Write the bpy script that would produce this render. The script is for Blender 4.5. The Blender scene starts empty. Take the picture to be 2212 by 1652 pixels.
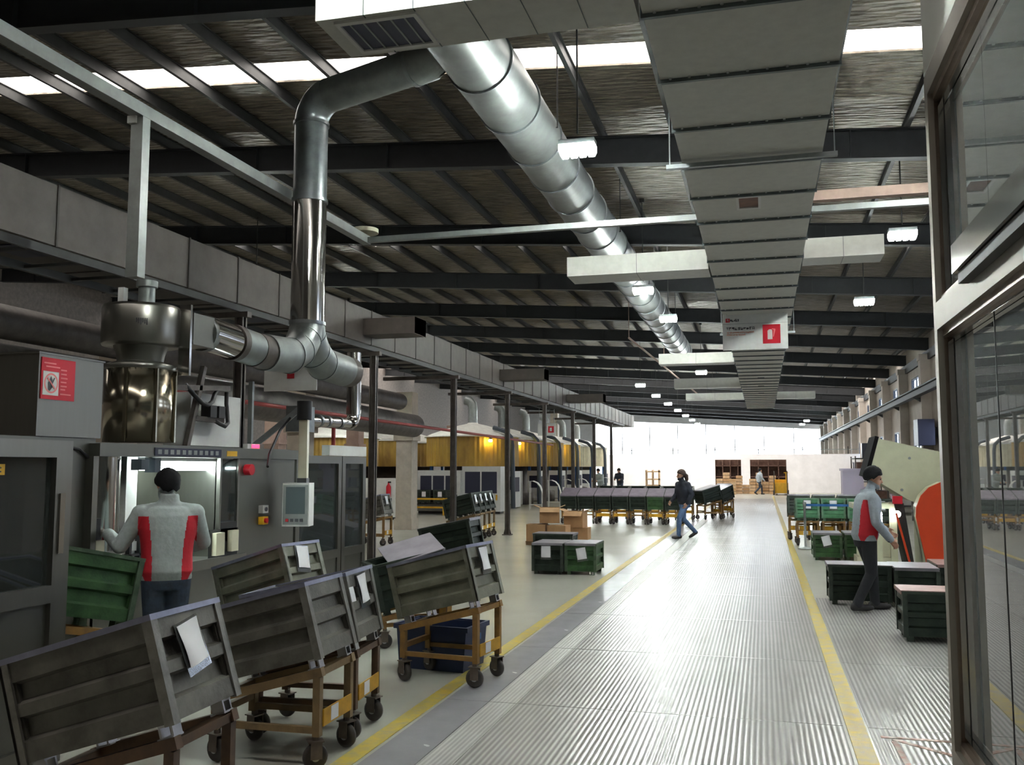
import bpy, bmesh, math, random
from mathutils import Vector, Matrix
R = math.radians
random.seed(7)
S = bpy.context.scene
C = S.collection

# ------------------------------------------------------------------ camera, world, exposure
CAM_YAW, CAM_PITCH = R(15.10), R(5.256)
cd = bpy.data.cameras.new('camera')
cam = bpy.data.objects.new('camera', cd)
C.objects.link(cam)
cam.location = (0, 0, 1.70)
cam.rotation_euler = (math.pi/2 + CAM_PITCH, 0, CAM_YAW)
cd.sensor_width = 36.0
cd.lens = 36.0*2000/2212
cd.clip_end = 400
S.camera = cam

w = bpy.data.worlds.new('world'); S.world = w; w.use_nodes = True
bg = w.node_tree.nodes['Background']
bg.inputs[0].default_value = (0.93, 0.97, 1.0, 1)
bg.inputs[1].default_value = 12.0

S.view_settings.view_transform = 'Standard'
S.view_settings.look = 'None'
S.view_settings.gamma = 1
S.view_settings.use_curve_mapping = False
S.view_settings.exposure = 0.55
cy = S.cycles
cy.max_bounces = 4; cy.diffuse_bounces = 2; cy.glossy_bounces = 3; cy.transmission_bounces = 2; cy.transparent_max_bounces = 6; cy.volume_bounces = 0
cy.caustics_reflective = False; cy.caustics_refractive = False; cy.sample_clamp_indirect = 4.0; cy.blur_glossy = .5
cy.use_adaptive_sampling = True; cy.adaptive_threshold = .1; cy.use_denoising = True; cy.use_light_tree = False
SKY_E = 6.0       # daylight coming through the roof-light sheets
LAMP_E = 230.0    # high-bay lamps

# ------------------------------------------------------------------ materials
def nodes(name):
    m = bpy.data.materials.new(name); m.use_nodes = True
    nt = m.node_tree
    return m, nt, nt.nodes['Principled BSDF'], nt.nodes['Material Output']

def mat(name, col, rough=0.6, metal=0.0, var=0.0, scale=6.0, bump=0.0, bscale=40.0, col2=None, stretch=(1,1,1), rvar=0.0, coord='Object', spec=0.5):
    m, nt, b, o = nodes(name)
    b.inputs['Base Color'].default_value = (*col, 1)
    b.inputs['Roughness'].default_value = rough
    b.inputs['Metallic'].default_value = metal
    b.inputs['Specular IOR Level'].default_value = spec
    if var or col2 or bump or rvar:
        tc = nt.nodes.new('ShaderNodeTexCoord')
        mp = nt.nodes.new('ShaderNodeMapping'); mp.inputs['Scale'].default_value = stretch
        nt.links.new(tc.outputs[coord], mp.inputs[0])
        n = nt.nodes.new('ShaderNodeTexNoise'); n.inputs['Scale'].default_value = scale
        n.inputs['Detail'].default_value = 5; n.inputs['Roughness'].default_value = 0.62
        nt.links.new(mp.outputs[0], n.inputs['Vector'])
        if var or col2:
            cr = nt.nodes.new('ShaderNodeValToRGB')
            cr.color_ramp.elements[0].position = 0.34; cr.color_ramp.elements[1].position = 0.68
            a = col2 if col2 else tuple(c*(1-var) for c in col)
            z = col if col2 else tuple(min(1, c*(1+var)) for c in col)
            cr.color_ramp.elements[0].color = (*a, 1); cr.color_ramp.elements[1].color = (*z, 1)
            nt.links.new(n.outputs[0], cr.inputs[0]); nt.links.new(cr.outputs[0], b.inputs['Base Color'])
        if rvar:
            mr = nt.nodes.new('ShaderNodeMapRange'); mr.inputs['From Min'].default_value = .3; mr.inputs['From Max'].default_value = .7
            mr.inputs['To Min'].default_value = max(.02, rough-rvar); mr.inputs['To Max'].default_value = rough+rvar
            nt.links.new(n.outputs[0], mr.inputs[0]); nt.links.new(mr.outputs[0], b.inputs['Roughness'])
        if bump:
            n2 = nt.nodes.new('ShaderNodeTexNoise'); n2.inputs['Scale'].default_value = bscale; n2.inputs['Detail'].default_value = 3
            nt.links.new(mp.outputs[0], n2.inputs['Vector'])
            bp = nt.nodes.new('ShaderNodeBump'); bp.inputs['Strength'].default_value = bump; bp.inputs['Distance'].default_value = .02
            nt.links.new(n2.outputs[0], bp.inputs['Height']); nt.links.new(bp.outputs[0], b.inputs['Normal'])
    return m

def emit(name, col, strength):
    m, nt, b, o = nodes(name); nt.nodes.remove(b)
    e = nt.nodes.new('ShaderNodeEmission'); e.inputs[0].default_value = (*col, 1); e.inputs[1].default_value = strength
    nt.links.new(e.outputs[0], o.inputs[0]); m.cycles.emission_sampling='FRONT'; return m

def glass(name, tint=(.8,.86,.86), boost=1.6, rough=0.01, film=0.0):
    m, nt, b, o = nodes(name); nt.nodes.remove(b)
    t = nt.nodes.new('ShaderNodeBsdfTransparent'); t.inputs[0].default_value = (*tint, 1)
    g = nt.nodes.new('ShaderNodeBsdfGlossy'); g.inputs[0].default_value = (1,1,1,1); g.inputs['Roughness'].default_value = rough
    fr = nt.nodes.new('ShaderNodeFresnel'); fr.inputs[0].default_value = 1.5
    mu = nt.nodes.new('ShaderNodeMath'); mu.operation = 'MULTIPLY'; mu.inputs[1].default_value = boost; mu.use_clamp = True
    nt.links.new(fr.outputs[0], mu.inputs[0])
    mx = nt.nodes.new('ShaderNodeMixShader'); nt.links.new(mu.outputs[0], mx.inputs[0])
    nt.links.new(t.outputs[0], mx.inputs[1]); nt.links.new(g.outputs[0], mx.inputs[2])
    out = mx
    if film:
        d = nt.nodes.new('ShaderNodeBsdfDiffuse'); d.inputs[0].default_value = (.6,.66,.66,1)
        m2 = nt.nodes.new('ShaderNodeMixShader'); m2.inputs[0].default_value = film
        nt.links.new(mx.outputs[0], m2.inputs[1]); nt.links.new(d.outputs[0], m2.inputs[2]); out = m2
    nt.links.new(out.outputs[0], o.inputs[0]); return m

def ribbed(name, ca, cb, rough, per=0.036):
    """floor plate with fine raised ribs running along Y"""
    m, nt, b, o = nodes(name)
    tc = nt.nodes.new('ShaderNodeTexCoord')
    sx = nt.nodes.new('ShaderNodeSeparateXYZ'); nt.links.new(tc.outputs['Object'], sx.inputs[0])
    mu = nt.nodes.new('ShaderNodeMath'); mu.operation = 'MULTIPLY'; mu.inputs[1].default_value = 2*math.pi/per
    nt.links.new(sx.outputs[0], mu.inputs[0])
    si = nt.nodes.new('ShaderNodeMath'); si.operation = 'SINE'; nt.links.new(mu.outputs[0], si.inputs[0])
    n = nt.nodes.new('ShaderNodeTexNoise'); n.inputs['Scale'].default_value = 1.6; n.inputs['Detail'].default_value = 6; n.inputs['Roughness'].default_value = .65
    nt.links.new(tc.outputs['Object'], n.inputs['Vector'])
    mr = nt.nodes.new('ShaderNodeMapRange'); mr.inputs['From Min'].default_value = -1; mr.inputs['From Max'].default_value = 1
    nt.links.new(si.outputs[0], mr.inputs[0])
    f = nt.nodes.new('ShaderNodeMath'); f.operation = 'MULTIPLY'; nt.links.new(mr.outputs[0], f.inputs[0])
    nr = nt.nodes.new('ShaderNodeMapRange'); nr.inputs['From Min'].default_value = -.35; nr.inputs['From Max'].default_value = .85
    nt.links.new(n.outputs[0], nr.inputs[0]); nt.links.new(nr.outputs[0], f.inputs[1])
    mx = nt.nodes.new('ShaderNodeMixRGB'); mx.inputs[1].default_value = (*ca, 1); mx.inputs[2].default_value = (*cb, 1)
    nt.links.new(f.outputs[0], mx.inputs[0]); nt.links.new(mx.outputs[0], b.inputs['Base Color'])
    rr = nt.nodes.new('ShaderNodeMapRange'); rr.inputs['To Min'].default_value = rough-.02; rr.inputs['To Max'].default_value = rough+.05
    nt.links.new(n.outputs[0], rr.inputs[0]); nt.links.new(rr.outputs[0], b.inputs['Roughness'])
    bp = nt.nodes.new('ShaderNodeBump'); bp.inputs['Strength'].default_value = .22; bp.inputs['Distance'].default_value = .004
    nt.links.new(si.outputs[0], bp.inputs['Height']); nt.links.new(bp.outputs[0], b.inputs['Normal'])
    return m

def foil(name):
    """quilted foil insulation under the roof sheets"""
    m, nt, b, o = nodes(name)
    tc = nt.nodes.new('ShaderNodeTexCoord')
    mp = nt.nodes.new('ShaderNodeMapping'); mp.inputs['Scale'].default_value = (1.2, 5.0, 1)
    nt.links.new(tc.outputs['Object'], mp.inputs[0])
    n = nt.nodes.new('ShaderNodeTexNoise'); n.inputs['Scale'].default_value = 2.2; n.inputs['Detail'].default_value = 5
    nt.links.new(mp.outputs[0], n.inputs['Vector'])
    vo = nt.nodes.new('ShaderNodeTexVoronoi'); vo.inputs['Scale'].default_value = 2.4
    nt.links.new(mp.outputs[0], vo.inputs['Vector'])
    cr = nt.nodes.new('ShaderNodeValToRGB')
    cr.color_ramp.elements[0].color = (.07,.06,.045,1); cr.color_ramp.elements[1].color = (.24,.21,.165,1)
    cr.color_ramp.elements[0].position = .3; cr.color_ramp.elements[1].position = .72
    nt.links.new(n.outputs[0], cr.inputs[0]); nt.links.new(cr.outputs[0], b.inputs['Base Color'])
    b.inputs['Roughness'].default_value = .42; b.inputs['Metallic'].default_value = .35
    ad = nt.nodes.new('ShaderNodeMath'); ad.operation = 'ADD'
    nt.links.new(vo.outputs['Distance'], ad.inputs[0]); nt.links.new(n.outputs[0], ad.inputs[1])
    bp = nt.nodes.new('ShaderNodeBump'); bp.inputs['Strength'].default_value = .8; bp.inputs['Distance'].default_value = .10
    nt.links.new(ad.outputs[0], bp.inputs['Height']); nt.links.new(bp.outputs[0], b.inputs['Normal'])
    return m

M = {}
M['concrete'] = mat('floor_concrete', (.44,.44,.385), .27, 0, var=.07, scale=.5)
M['plate'] = ribbed('floor_ribbed_plate', (.31,.305,.30), (.54,.53,.495), .22)
M['plate_smooth'] = mat('floor_smooth_plate', (.31,.31,.33), .24, 0, var=.08, scale=1.5, rvar=.05)
M['tread'] = ribbed('floor_tread_strip', (.33,.33,.32), (.56,.56,.53), .32, .03)
M['yellow_line'] = mat('floor_yellow_paint', (.62,.46,.045), .42, 0, col2=(.36,.31,.13), scale=9, rvar=.1)
M['red_line'] = mat('floor_red_paint', (.36,.15,.10), .5, col2=(.42,.38,.33), scale=14)
M['foil'] = foil('roof_foil')
M['beam'] = mat('beam_dark_paint', (.007,.0085,.011), .65, 0, var=.3)
M['purlin'] = mat('purlin_dark', (.026,.027,.027), .6, 0, var=.25)
M['skylight'] = emit('roof_light_daylight', (1.0,.93,.86), SKY_E)
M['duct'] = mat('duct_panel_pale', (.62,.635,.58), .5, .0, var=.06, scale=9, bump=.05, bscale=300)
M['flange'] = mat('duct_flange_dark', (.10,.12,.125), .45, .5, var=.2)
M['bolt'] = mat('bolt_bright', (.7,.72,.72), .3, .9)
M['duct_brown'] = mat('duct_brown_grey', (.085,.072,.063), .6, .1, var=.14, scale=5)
M['seam'] = mat('duct_seam_dark', (.05,.042,.038), .7)
M['galv'] = mat('galvanised_pipe', (.28,.305,.30), .46, .7, var=.16, scale=5, rvar=.06)
M['galv_dark'] = mat('galvanised_dull', (.30,.33,.34), .36, .75, var=.2, scale=5)
M['steel'] = mat('stainless_sheet', (.27,.265,.24), .32, .95, var=.03, scale=5, stretch=(6,6,.4), rvar=.03)
M['steel_dark'] = mat('stainless_dull', (.20,.20,.18), .36, .85, var=.05, scale=3, rvar=.04)
M['steel_polish'] = mat('polished_steel', (.66,.65,.62), .14, 1.0, var=.02, scale=3)
M['brass_steel'] = mat('polished_tank_steel', (.50,.46,.36), .18, 1.0, var=.03, scale=3)
M['post'] = mat('post_brown_paint', (.095,.08,.072), .5, .2, var=.3)
M['tube'] = mat('square_tube_grey', (.30,.32,.31), .4, .3, var=.12)
M['column'] = mat('column_beige', (.52,.46,.38), .75, var=.1)
M['column_pink'] = mat('column_pinkish', (.50,.36,.30), .75, var=.1)
M['pipe_dull'] = mat('pipe_dull_grey', (.12,.105,.095), .5, .4, var=.25)
M['red_pipe'] = mat('red_pipe', (.30,.035,.03), .45)
M['wall'] = mat('wall_plaster', (.52,.47,.42), .8, var=.1, scale=2)
M['wall_white'] = mat('wall_white', (.88,.88,.90), .8, var=.05, scale=2)
M['wall_dark'] = mat('wall_grey_brown', (.20,.175,.16), .8, var=.2)
M['frame_dark'] = mat('window_frame_dark', (.04,.05,.07), .5)
M['glass'] = glass('window_glass', (.92,.95,.97), .8)
M['tinted_glass'] = glass('tinted_window_glass', (.52,.55,.60), .6, .05)  # darker tint put in to cut side daylight from the right wall
M['booth_glass'] = glass('booth_glass', (.50,.57,.57), 2.6, .012, .17)  # pale diffuse layer lightens the panes in place of a brighter reflection
M['mach_glass'] = glass('machine_glass', (.42,.52,.52), 1.3, .02, .05)
M['clear'] = glass('clear_plastic', (.9,.9,.92), 2.2, .08, .12)
M['alu'] = mat('booth_aluminium', (.34,.31,.27), .45, .8, var=.04, scale=3)
M['alu_brown'] = mat('booth_aluminium_bronze', (.30,.235,.19), .34, .7, var=.2, scale=4)
M['fascia'] = mat('fascia_cream', (.86,.87,.80), .6)
M['booth_in'] = mat('booth_panel_inside', (.34,.38,.38), .8)
M['paper'] = mat('paper', (.88,.88,.92), .55, var=.02)
M['ink'] = mat('ink_dark', (.05,.05,.06), .6)
M['black'] = mat('black_plastic', (.012,.012,.014), .45)
M['matte'] = mat('matte_black', (.008,.008,.009), .9, spec=.1)
M['rubber'] = mat('rubber_wheel', (.045,.038,.036), .55, var=.3)
M['cast'] = mat('caster_steel', (.16,.13,.11), .42, .6, var=.3)
M['foot'] = mat('bin_foot_steel', (.50,.50,.52), .35, .8, var=.2)
M['white'] = mat('white_paint', (.74,.75,.72), .45, var=.05)
M['cream'] = mat('cream_paint', (.62,.60,.44), .45, var=.06)
M['beige_m'] = mat('beige_machine_paint', (.60,.62,.44), .4, var=.05)
M['red_m'] = mat('red_machine_paint', (.62,.06,.015), .38, var=.06, scale=3)
M['red'] = mat('sign_red', (.62,.012,.03), .4)
M['pinkprint'] = mat('sign_pink_print', (.85,.25,.25), .5)
M['orangeprint'] = mat('sign_orange_print', (.80,.33,.22), .5)
M['yellow'] = mat('yellow_paint', (.72,.40,.02), .45, var=.12)
M['yellow_plate'] = mat('cart_yellow_plate', (.62,.33,.02), .45, var=.2, scale=8)
M['wood_box'] = mat('cardboard', (.46,.27,.13), .8, var=.12, scale=4)
M['wood_in'] = mat('cardboard_inside', (.56,.35,.18), .8, var=.1)
M['timber'] = mat('timber_pale', (.62,.43,.26), .8, var=.2, scale=6)
M['shelf_brown'] = mat('shelf_brown', (.16,.085,.06), .7, var=.3)
M['skirt'] = mat('oven_yellow_skirt', (.52,.33,.055), .5, .1, col2=(.34,.20,.05), scale=2.2, stretch=(1,1,.4))
M['skirt_pale'] = mat('oven_pale_skirt', (.62,.58,.40), .5, .1, var=.1)
M['dome'] = mat('oven_dome', (.82,.82,.76), .45, .1, var=.1)
M['downpipe'] = mat('downpipe_blue_grey', (.055,.07,.09), .45, .2)
M['blue'] = mat('blue_paint', (.02,.12,.38), .45)
M['navy_plastic'] = mat('navy_crate', (.012,.022,.075), .5, var=.2)
M['tank_lamp'] = emit('warm_lamp', (1.0,.75,.14), 70)
M['tube_lamp'] = emit('tube_lamp', (.84,1.0,.97), 38)
M['lens'] = emit('lamp_lens', (.93,1.0,.95), LAMP_E)
M['ledred'] = emit('red_digits', (1,.03,.08), 4)
M['screen'] = mat('screen_grey', (.10,.13,.14), .2)
M['panel_dark'] = mat('dark_panel', (.02,.022,.05), .5)
M['lavender'] = mat('lavender_sheet', (.40,.36,.46), .6)
# bins
def binmat(name, a, b, rough=.42):
    return mat(name, a, rough, .55, col2=b, scale=7, rvar=.1, bump=.10, bscale=60)
BIN = {
 'grey':  (binmat('bin_worn_grey', (.21,.205,.18), (.11,.105,.092)), binmat('bin_trim_grey', (.34,.335,.31), (.17,.165,.15), .35)),
 'olive': (binmat('bin_olive_grey', (.27,.27,.21), (.165,.165,.125)), binmat('bin_trim_olive', (.34,.345,.29), (.2,.205,.16), .35)),
 'green': (binmat('bin_green', (.07,.155,.06), (.035,.078,.035)), binmat('bin_trim_green', (.13,.19,.12), (.05,.08,.05), .4)),
 'dark':  (binmat('bin_dark_green', (.035,.05,.038), (.016,.024,.02)), binmat('bin_trim_dark', (.085,.105,.085), (.035,.045,.04), .4)),
 'bright':(binmat('bin_bright_green', (.10,.27,.14), (.05,.16,.08)), binmat('bin_trim_bright', (.24,.36,.26), (.09,.2,.12), .4)),
}
LID = {'grey': mat('lid_grey_sheet', (.33,.315,.36), .38, .45, var=.15, scale=4), 'pink': mat('lid_pinkish_sheet', (.42,.27,.26), .4, .35, var=.2, scale=5),
       'purple': mat('lid_dark_purple_sheet', (.30,.26,.33), .42, .4, var=.2, scale=5)}
RIM = mat('bin_rim_bluish', (.30,.31,.42), .32, .6, var=.2)
CART = {'rust': mat('cart_rust_brown', (.17,.095,.05), .5, .3, col2=(.085,.055,.04), scale=8), 'ochre': mat('cart_ochre', (.34,.185,.045), .5, .15, col2=(.21,.12,.045), scale=9),
        'tan': mat('cart_tan', (.30,.205,.10), .5, .15, col2=(.19,.13,.07), scale=9)}
# people
M['skin'] = mat('skin', (.55,.30,.20), .55); M['hair'] = mat('hair_black', (.006,.006,.008), .75, var=.4, scale=40, spec=.25)
M['hair_b'] = mat('hair_brown', (.05,.025,.018), .55)
M['jacket'] = mat('jacket_light_grey', (.40,.455,.45), .75, var=.08, scale=30, bump=.25, bscale=26)
M['jacket_b'] = mat('jacket_pale_blue_grey', (.40,.46,.52), .75, var=.08, scale=30, bump=.25, bscale=26)
M['jred'] = mat('jacket_red', (.55,.015,.03), .7, bump=.2, bscale=26)
M['jeans'] = mat('jeans_dark', (.03,.045,.075), .8, var=.3, scale=20, bump=.2, bscale=30)
M['jeans_l'] = mat('jeans_blue', (.09,.16,.30), .8, var=.2, scale=20)
M['trouser'] = mat('trousers_black', (.012,.013,.018), .8, var=.2, bump=.2, bscale=20)
M['darkcoat'] = mat('coat_navy', (.012,.016,.030), .75, var=.2)
M['overall'] = mat('overall_navy', (.02,.028,.07), .75, var=.2)
M['shoe'] = mat('shoe_dark', (.02,.018,.02), .5); M['glove'] = mat('glove_white', (.68,.66,.6), .8)
M['eye'] = mat('eye_dark', (.015,.012,.012), .3); M['lip'] = mat('lip', (.38,.15,.12), .5)

# ------------------------------------------------------------------ mesh helpers
class MB:
    def __init__(s): s.v = []; s.f = []; s.sm = []; s.mi = []
    def add(s, vs, fs, smooth=False, mi=0):
        o = len(s.v); s.v += [tuple(v) for v in vs]
        for f in fs: s.f.append(tuple(i+o for i in f)); s.sm.append(smooth); s.mi.append(mi)
        return s
    def box(s, x0, x1, y0, y1, z0, z1, mi=0):
        if x0 > x1: x0, x1 = x1, x0
        if y0 > y1: y0, y1 = y1, y0
        if z0 > z1: z0, z1 = z1, z0
        v = [(x0,y0,z0),(x1,y0,z0),(x1,y1,z0),(x0,y1,z0),(x0,y0,z1),(x1,y0,z1),(x1,y1,z1),(x0,y1,z1)]
        return s.add(v, [(3,2,1,0),(4,5,6,7),(0,1,5,4),(1,2,6,5),(2,3,7,6),(3,0,4,7)], False, mi)
    def bar(s, p, q, a, b, up=(0,0,1), mi=0):
        """rectangular bar from p to q, a wide, b tall"""
        p, q = Vector(p), Vector(q); d = (q-p).normalized(); u = Vector(up)
        if abs(d.dot(u)) > .98: u = Vector((0,1,0))
        x = d.cross(u).normalized(); y = x.cross(d).normalized()
        v = []
        for c in (p, q):
            for i, j in ((-1,-1),(1,-1),(1,1),(-1,1)): v.append(c + x*(a/2*i) + y*(b/2*j))
        return s.add(v, [(0,1,2,3),(7,6,5,4),(1,0,4,5),(2,1,5,6),(3,2,6,7),(0,3,7,4)], False, mi)
    def cyl(s, p, q, r0, r1=None, n=20, caps=True, mi=0):
        r1 = r0 if r1 is None else r1
        p, q = Vector(p), Vector(q); d = (q-p).normalized()
        u = Vector((0,0,1)) if abs(d.z) < .95 else Vector((1,0,0))
        x = d.cross(u).normalized(); y = x.cross(d)
        v = []
        for c, r in ((p, r0), (q, r1)):
            for k in range(n):
                t = 2*math.pi*k/n; v.append(c + x*(r*math.cos(t)) + y*(r*math.sin(t)))
        s.add(v, [(k, k+n, (k+1) % n+n, (k+1) % n) for k in range(n)], True, mi)
        if caps:
            s.add(v[:n], [tuple(range(n))], False, mi); s.add(v[n:], [tuple(range(n-1, -1, -1))], False, mi)
        return s
    def tube(s, pts, r, n=14, caps=True, mi=0):
        """round tube along a path; r a number or one per point"""
        P = [Vector(p) for p in pts]; rr = r if isinstance(r, (list, tuple)) else [r]*len(P)
        up = None; v = []
        for i, p in enumerate(P):
            d = (P[min(i+1, len(P)-1)] - P[max(i-1, 0)]).normalized()
            if up is None:
                up = Vector((0,0,1)) if abs(d.z) < .9 else Vector((1,0,0))
            x = d.cross(up).normalized(); y = x.cross(d).normalized(); up = y
            for k in range(n):
                t = 2*math.pi*k/n; v.append(p + x*(rr[i]*math.cos(t)) + y*(rr[i]*math.sin(t)))
        m = len(P)
        s.add(v, [(i*n+k, (i+1)*n+k, (i+1)*n+(k+1) % n, i*n+(k+1) % n) for i in range(m-1) for k in range(n)], True, mi)
        if caps:
            s.add(v[:n], [tuple(range(n))], False, mi); s.add(v[-n:], [tuple(range(n-1, -1, -1))], False, mi)
        return s
    def lathe(s, c, prof, n=40, smooth=True, mi=0):
        """prof: list of (radius, z) from bottom to top about a vertical axis at c"""
        v = []
        for r, z in prof:
            for k in range(n):
                t = 2*math.pi*k/n; v.append((c[0]+r*math.cos(t), c[1]+r*math.sin(t), c[2]+z))
        return s.add(v, [(i*n+k, i*n+(k+1) % n, (i+1)*n+(k+1) % n, (i+1)*n+k) for i in range(len(prof)-1) for k in range(n)], smooth, mi)
    def prism(s, poly, ax, a, b, mi=0):
        """poly in the two axes other than ax, extruded along ax from a to b"""
        def pt(u, v, t): return {'x': (t,u,v), 'y': (u,t,v), 'z': (u,v,t)}[ax]
        n = len(poly); v = [pt(*p, a) for p in poly] + [pt(*p, b) for p in poly]
        s.add(v, [tuple(range(n-1, -1, -1)), tuple(range(n, 2*n))] + [(k, (k+1) % n, (k+1) % n+n, k+n) for k in range(n)], False, mi)
        return s
    def mesh(s, name, ms):
        me = bpy.data.meshes.new(name); me.from_pydata(s.v, [], s.f)
        for m in (ms if isinstance(ms, (list, tuple)) else [ms]): me.materials.append(m)
        me.polygons.foreach_set('use_smooth', s.sm); me.polygons.foreach_set('material_index', s.mi)
        bm = bmesh.new(); bm.from_mesh(me); bmesh.ops.recalc_face_normals(bm, faces=bm.faces) if len(bm.faces) > 1 else None; bm.to_mesh(me); bm.free()
        me.update(); return me
    def build(s, name, ms, parent=None, **k):
        o = bpy.data.objects.new(name, s.mesh(name, ms)); C.objects.link(o)
        if parent: o.parent = parent
        for a, b in k.items(): o[a] = b
        return o

def inst(me, name, parent=None, loc=(0,0,0), rot=(0,0,0), **k):
    o = bpy.data.objects.new(name, me); C.objects.link(o); o.location = loc; o.rotation_euler = rot
    if parent: o.parent = parent
    for a, b in k.items(): o[a] = b
    return o
def thing(name, label, cat, loc=(0,0,0), rotz=0, group=None, tilt=0):
    o = bpy.data.objects.new(name, None); C.objects.link(o); o.empty_display_size = .1
    o.location = loc; o.rotation_euler = (0, -tilt, rotz); o['label'] = label; o['category'] = cat
    if group: o['group'] = group
    return o
def tag(o, label, cat, group=None):
    o['label'] = label; o['category'] = cat
    if group: o['group'] = group
    return o
def struct(name, mb, m, parent=None):
    o = mb.build(name, m, parent); 
    if not parent: o['kind'] = 'structure'
    return o
def arc(c, r, a0, a1, n, plane):
    """points of an arc; plane gives two unit vectors"""
    a, b = Vector(plane[0]), Vector(plane[1]); c = Vector(c)
    return [c + a*(r*math.cos(a0+(a1-a0)*k/n)) + b*(r*math.sin(a0+(a1-a0)*k/n)) for k in range(n+1)]
_cache = {}
def cached(key, fn):
    if key not in _cache: _cache[key] = fn()
    return _cache[key]

def glyphs(mb, x0, z0, w, h, n, y, seed, mi=0):
    """a row of small stroke characters in the xz plane"""
    rnd = random.Random(seed); p = w/n
    for k in range(n):
        x = x0+k*p; g = p*.80; t = h*.19
        for q in range(rnd.choice((2,3,3))):
            zz = z0+h*rnd.choice((.08,.3,.5,.72,.9)); mb.box(x+g*rnd.choice((0,.1)), x+g*rnd.choice((.8,1)), y-.001, y+.001, zz-t/2, zz+t/2, mi)
        for q in range(rnd.choice((1,2,2))):
            xx = x+g*rnd.choice((.15,.5,.85)); mb.box(xx-t/2, xx+t/2, y-.001, y+.001, z0+h*rnd.choice((0,.2)), z0+h*rnd.choice((.75,1)), mi)
    return mb

# ------------------------------------------------------------------ the setting
YB, YF = -9.0, 108.0
XL, XR = -27.0, 6.5
def roof_z(x): return 7.48 - .065*x
def beam_z(x): return 6.78 - .065*x

floor = struct('floor', MB().box(XL, XR+.3, YB, YF+1, -.3, 0), M['concrete'])
ROWS = [4.55-2.1*3 + 2.1*k for k in range(26)]
cols = [(-2.29, -1.97, 'plate_smooth'), (-1.965, -1.76, 'tread'), (-1.755, -.60, 'plate'), (-.595, .47, 'plate')]
for c0, c1, mk in cols:
    me = MB().box(c0, c1, 0, 2.092, 0, .004).mesh('floor_plate', M[mk])
    for y in ROWS: inst(me, 'floor_plate', floor, (0, y, .0))
me = MB().box(.625, 3.3, 0, 2.092, 0, .003).mesh('floor_plate', M['plate'])
for y in ROWS[3:7]: inst(me, 'floor_plate', floor, (0, y, 0))
for x0, x1 in ((-2.44, -2.32), (.49, .61)):
    MB().box(x0, x1, 0, 58, 0, .005).build('yellow_line', M['yellow_line'], floor)
m = MB(); m.box(.68, 2.4, 6.42, 6.46, .003, .006); m.bar((.75,6.4,.0045), (2.0,5.3,.0045), .04, .003); m.bar((.75,6.36,.0045), (.80,4.6,.0045), .035, .003)
m.build('red_line', M['red_line'], floor)

# roof: sheets with roof-light strips, rafters, purlins
strips = [12.75-11.4 + 11.4*k for k in range(9)] + [60.7, 61.8, 63.0, 64.7]  # last four added out of sight behind rafters to brighten the far partition
strips[4] = 48.0
strips.sort()
ceil = None
ys = [YB]
for y in strips: ys += [y-.36, y+.36]
ys += [YF+.5]
m = MB()
for a, b in zip(ys[0::2], ys[1::2]):
    v = [(XL,a,roof_z(XL)),(XR+.3,a,roof_z(XR+.3)),(XR+.3,b,roof_z(XR+.3)),(XL,b,roof_z(XL))]
    m.add(v + [(p[0],p[1],p[2]+.06) for p in v], [(0,1,2,3),(7,6,5,4),(0,4,5,1),(1,5,6,2),(2,6,7,3),(3,7,4,0)])
ceil = struct('ceiling', m, M['foil'])
for y in strips:
    for k in range(11):
        x0 = XL + (XR-XL)*k/11; x1 = XL + (XR-XL)*(k+1)/11 - .03
        m = MB(); m.add([(x0,y-.36,roof_z(x0)+.03),(x1,y-.36,roof_z(x1)+.03),(x1,y+.36,roof_z(x1)+.03),(x0,y+.36,roof_z(x0)+.03)], [(3,2,1,0)])
        m.build('roof_light_sheet', M['skylight'], ceil)
def rafter():
    m = MB()
    for (wd, z0, z1) in ((.20, 0, .025), (.03, .02, .48), (.20, .47, .495)):
        v = []
        for yy in (-wd/2, wd/2):
            v += [(XL,yy,beam_z(XL)+z0),(XR,yy,beam_z(XR)+z0),(XR,yy,beam_z(XR)+z1),(XL,yy,beam_z(XL)+z1)]
        m.add(v, [(0,1,2,3),(7,6,5,4),(0,4,5,1),(1,5,6,2),(2,6,7,3),(3,7,4,0)])
    for k in range(12):   # web stiffeners
        x = XL+1.5+k*2.7; m.box(x-.01, x+.01, -.095, .095, beam_z(x)+.03, beam_z(x)+.47)
    return m.mesh('rafter', M['beam'])
me = rafter()
RAFT = [15.6+6.03*k for k in range(-4, 16)]
for y in RAFT: inst(me, 'rafter', ceil, (0, y, 0))
L = YF-YB
me = MB().box(-.035,.035,0,L,-.20,-.185).box(-.006,.006,0,L,-.19,-.01).box(-.035,.035,0,L,-.02,-.004).mesh('purlin', M['purlin'])
x = XR-.4
while x > XL:
    inst(me, 'purlin', ceil, (x, YB, roof_z(x)), (0, math.atan(.065), 0)); x -= 1.24

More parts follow.
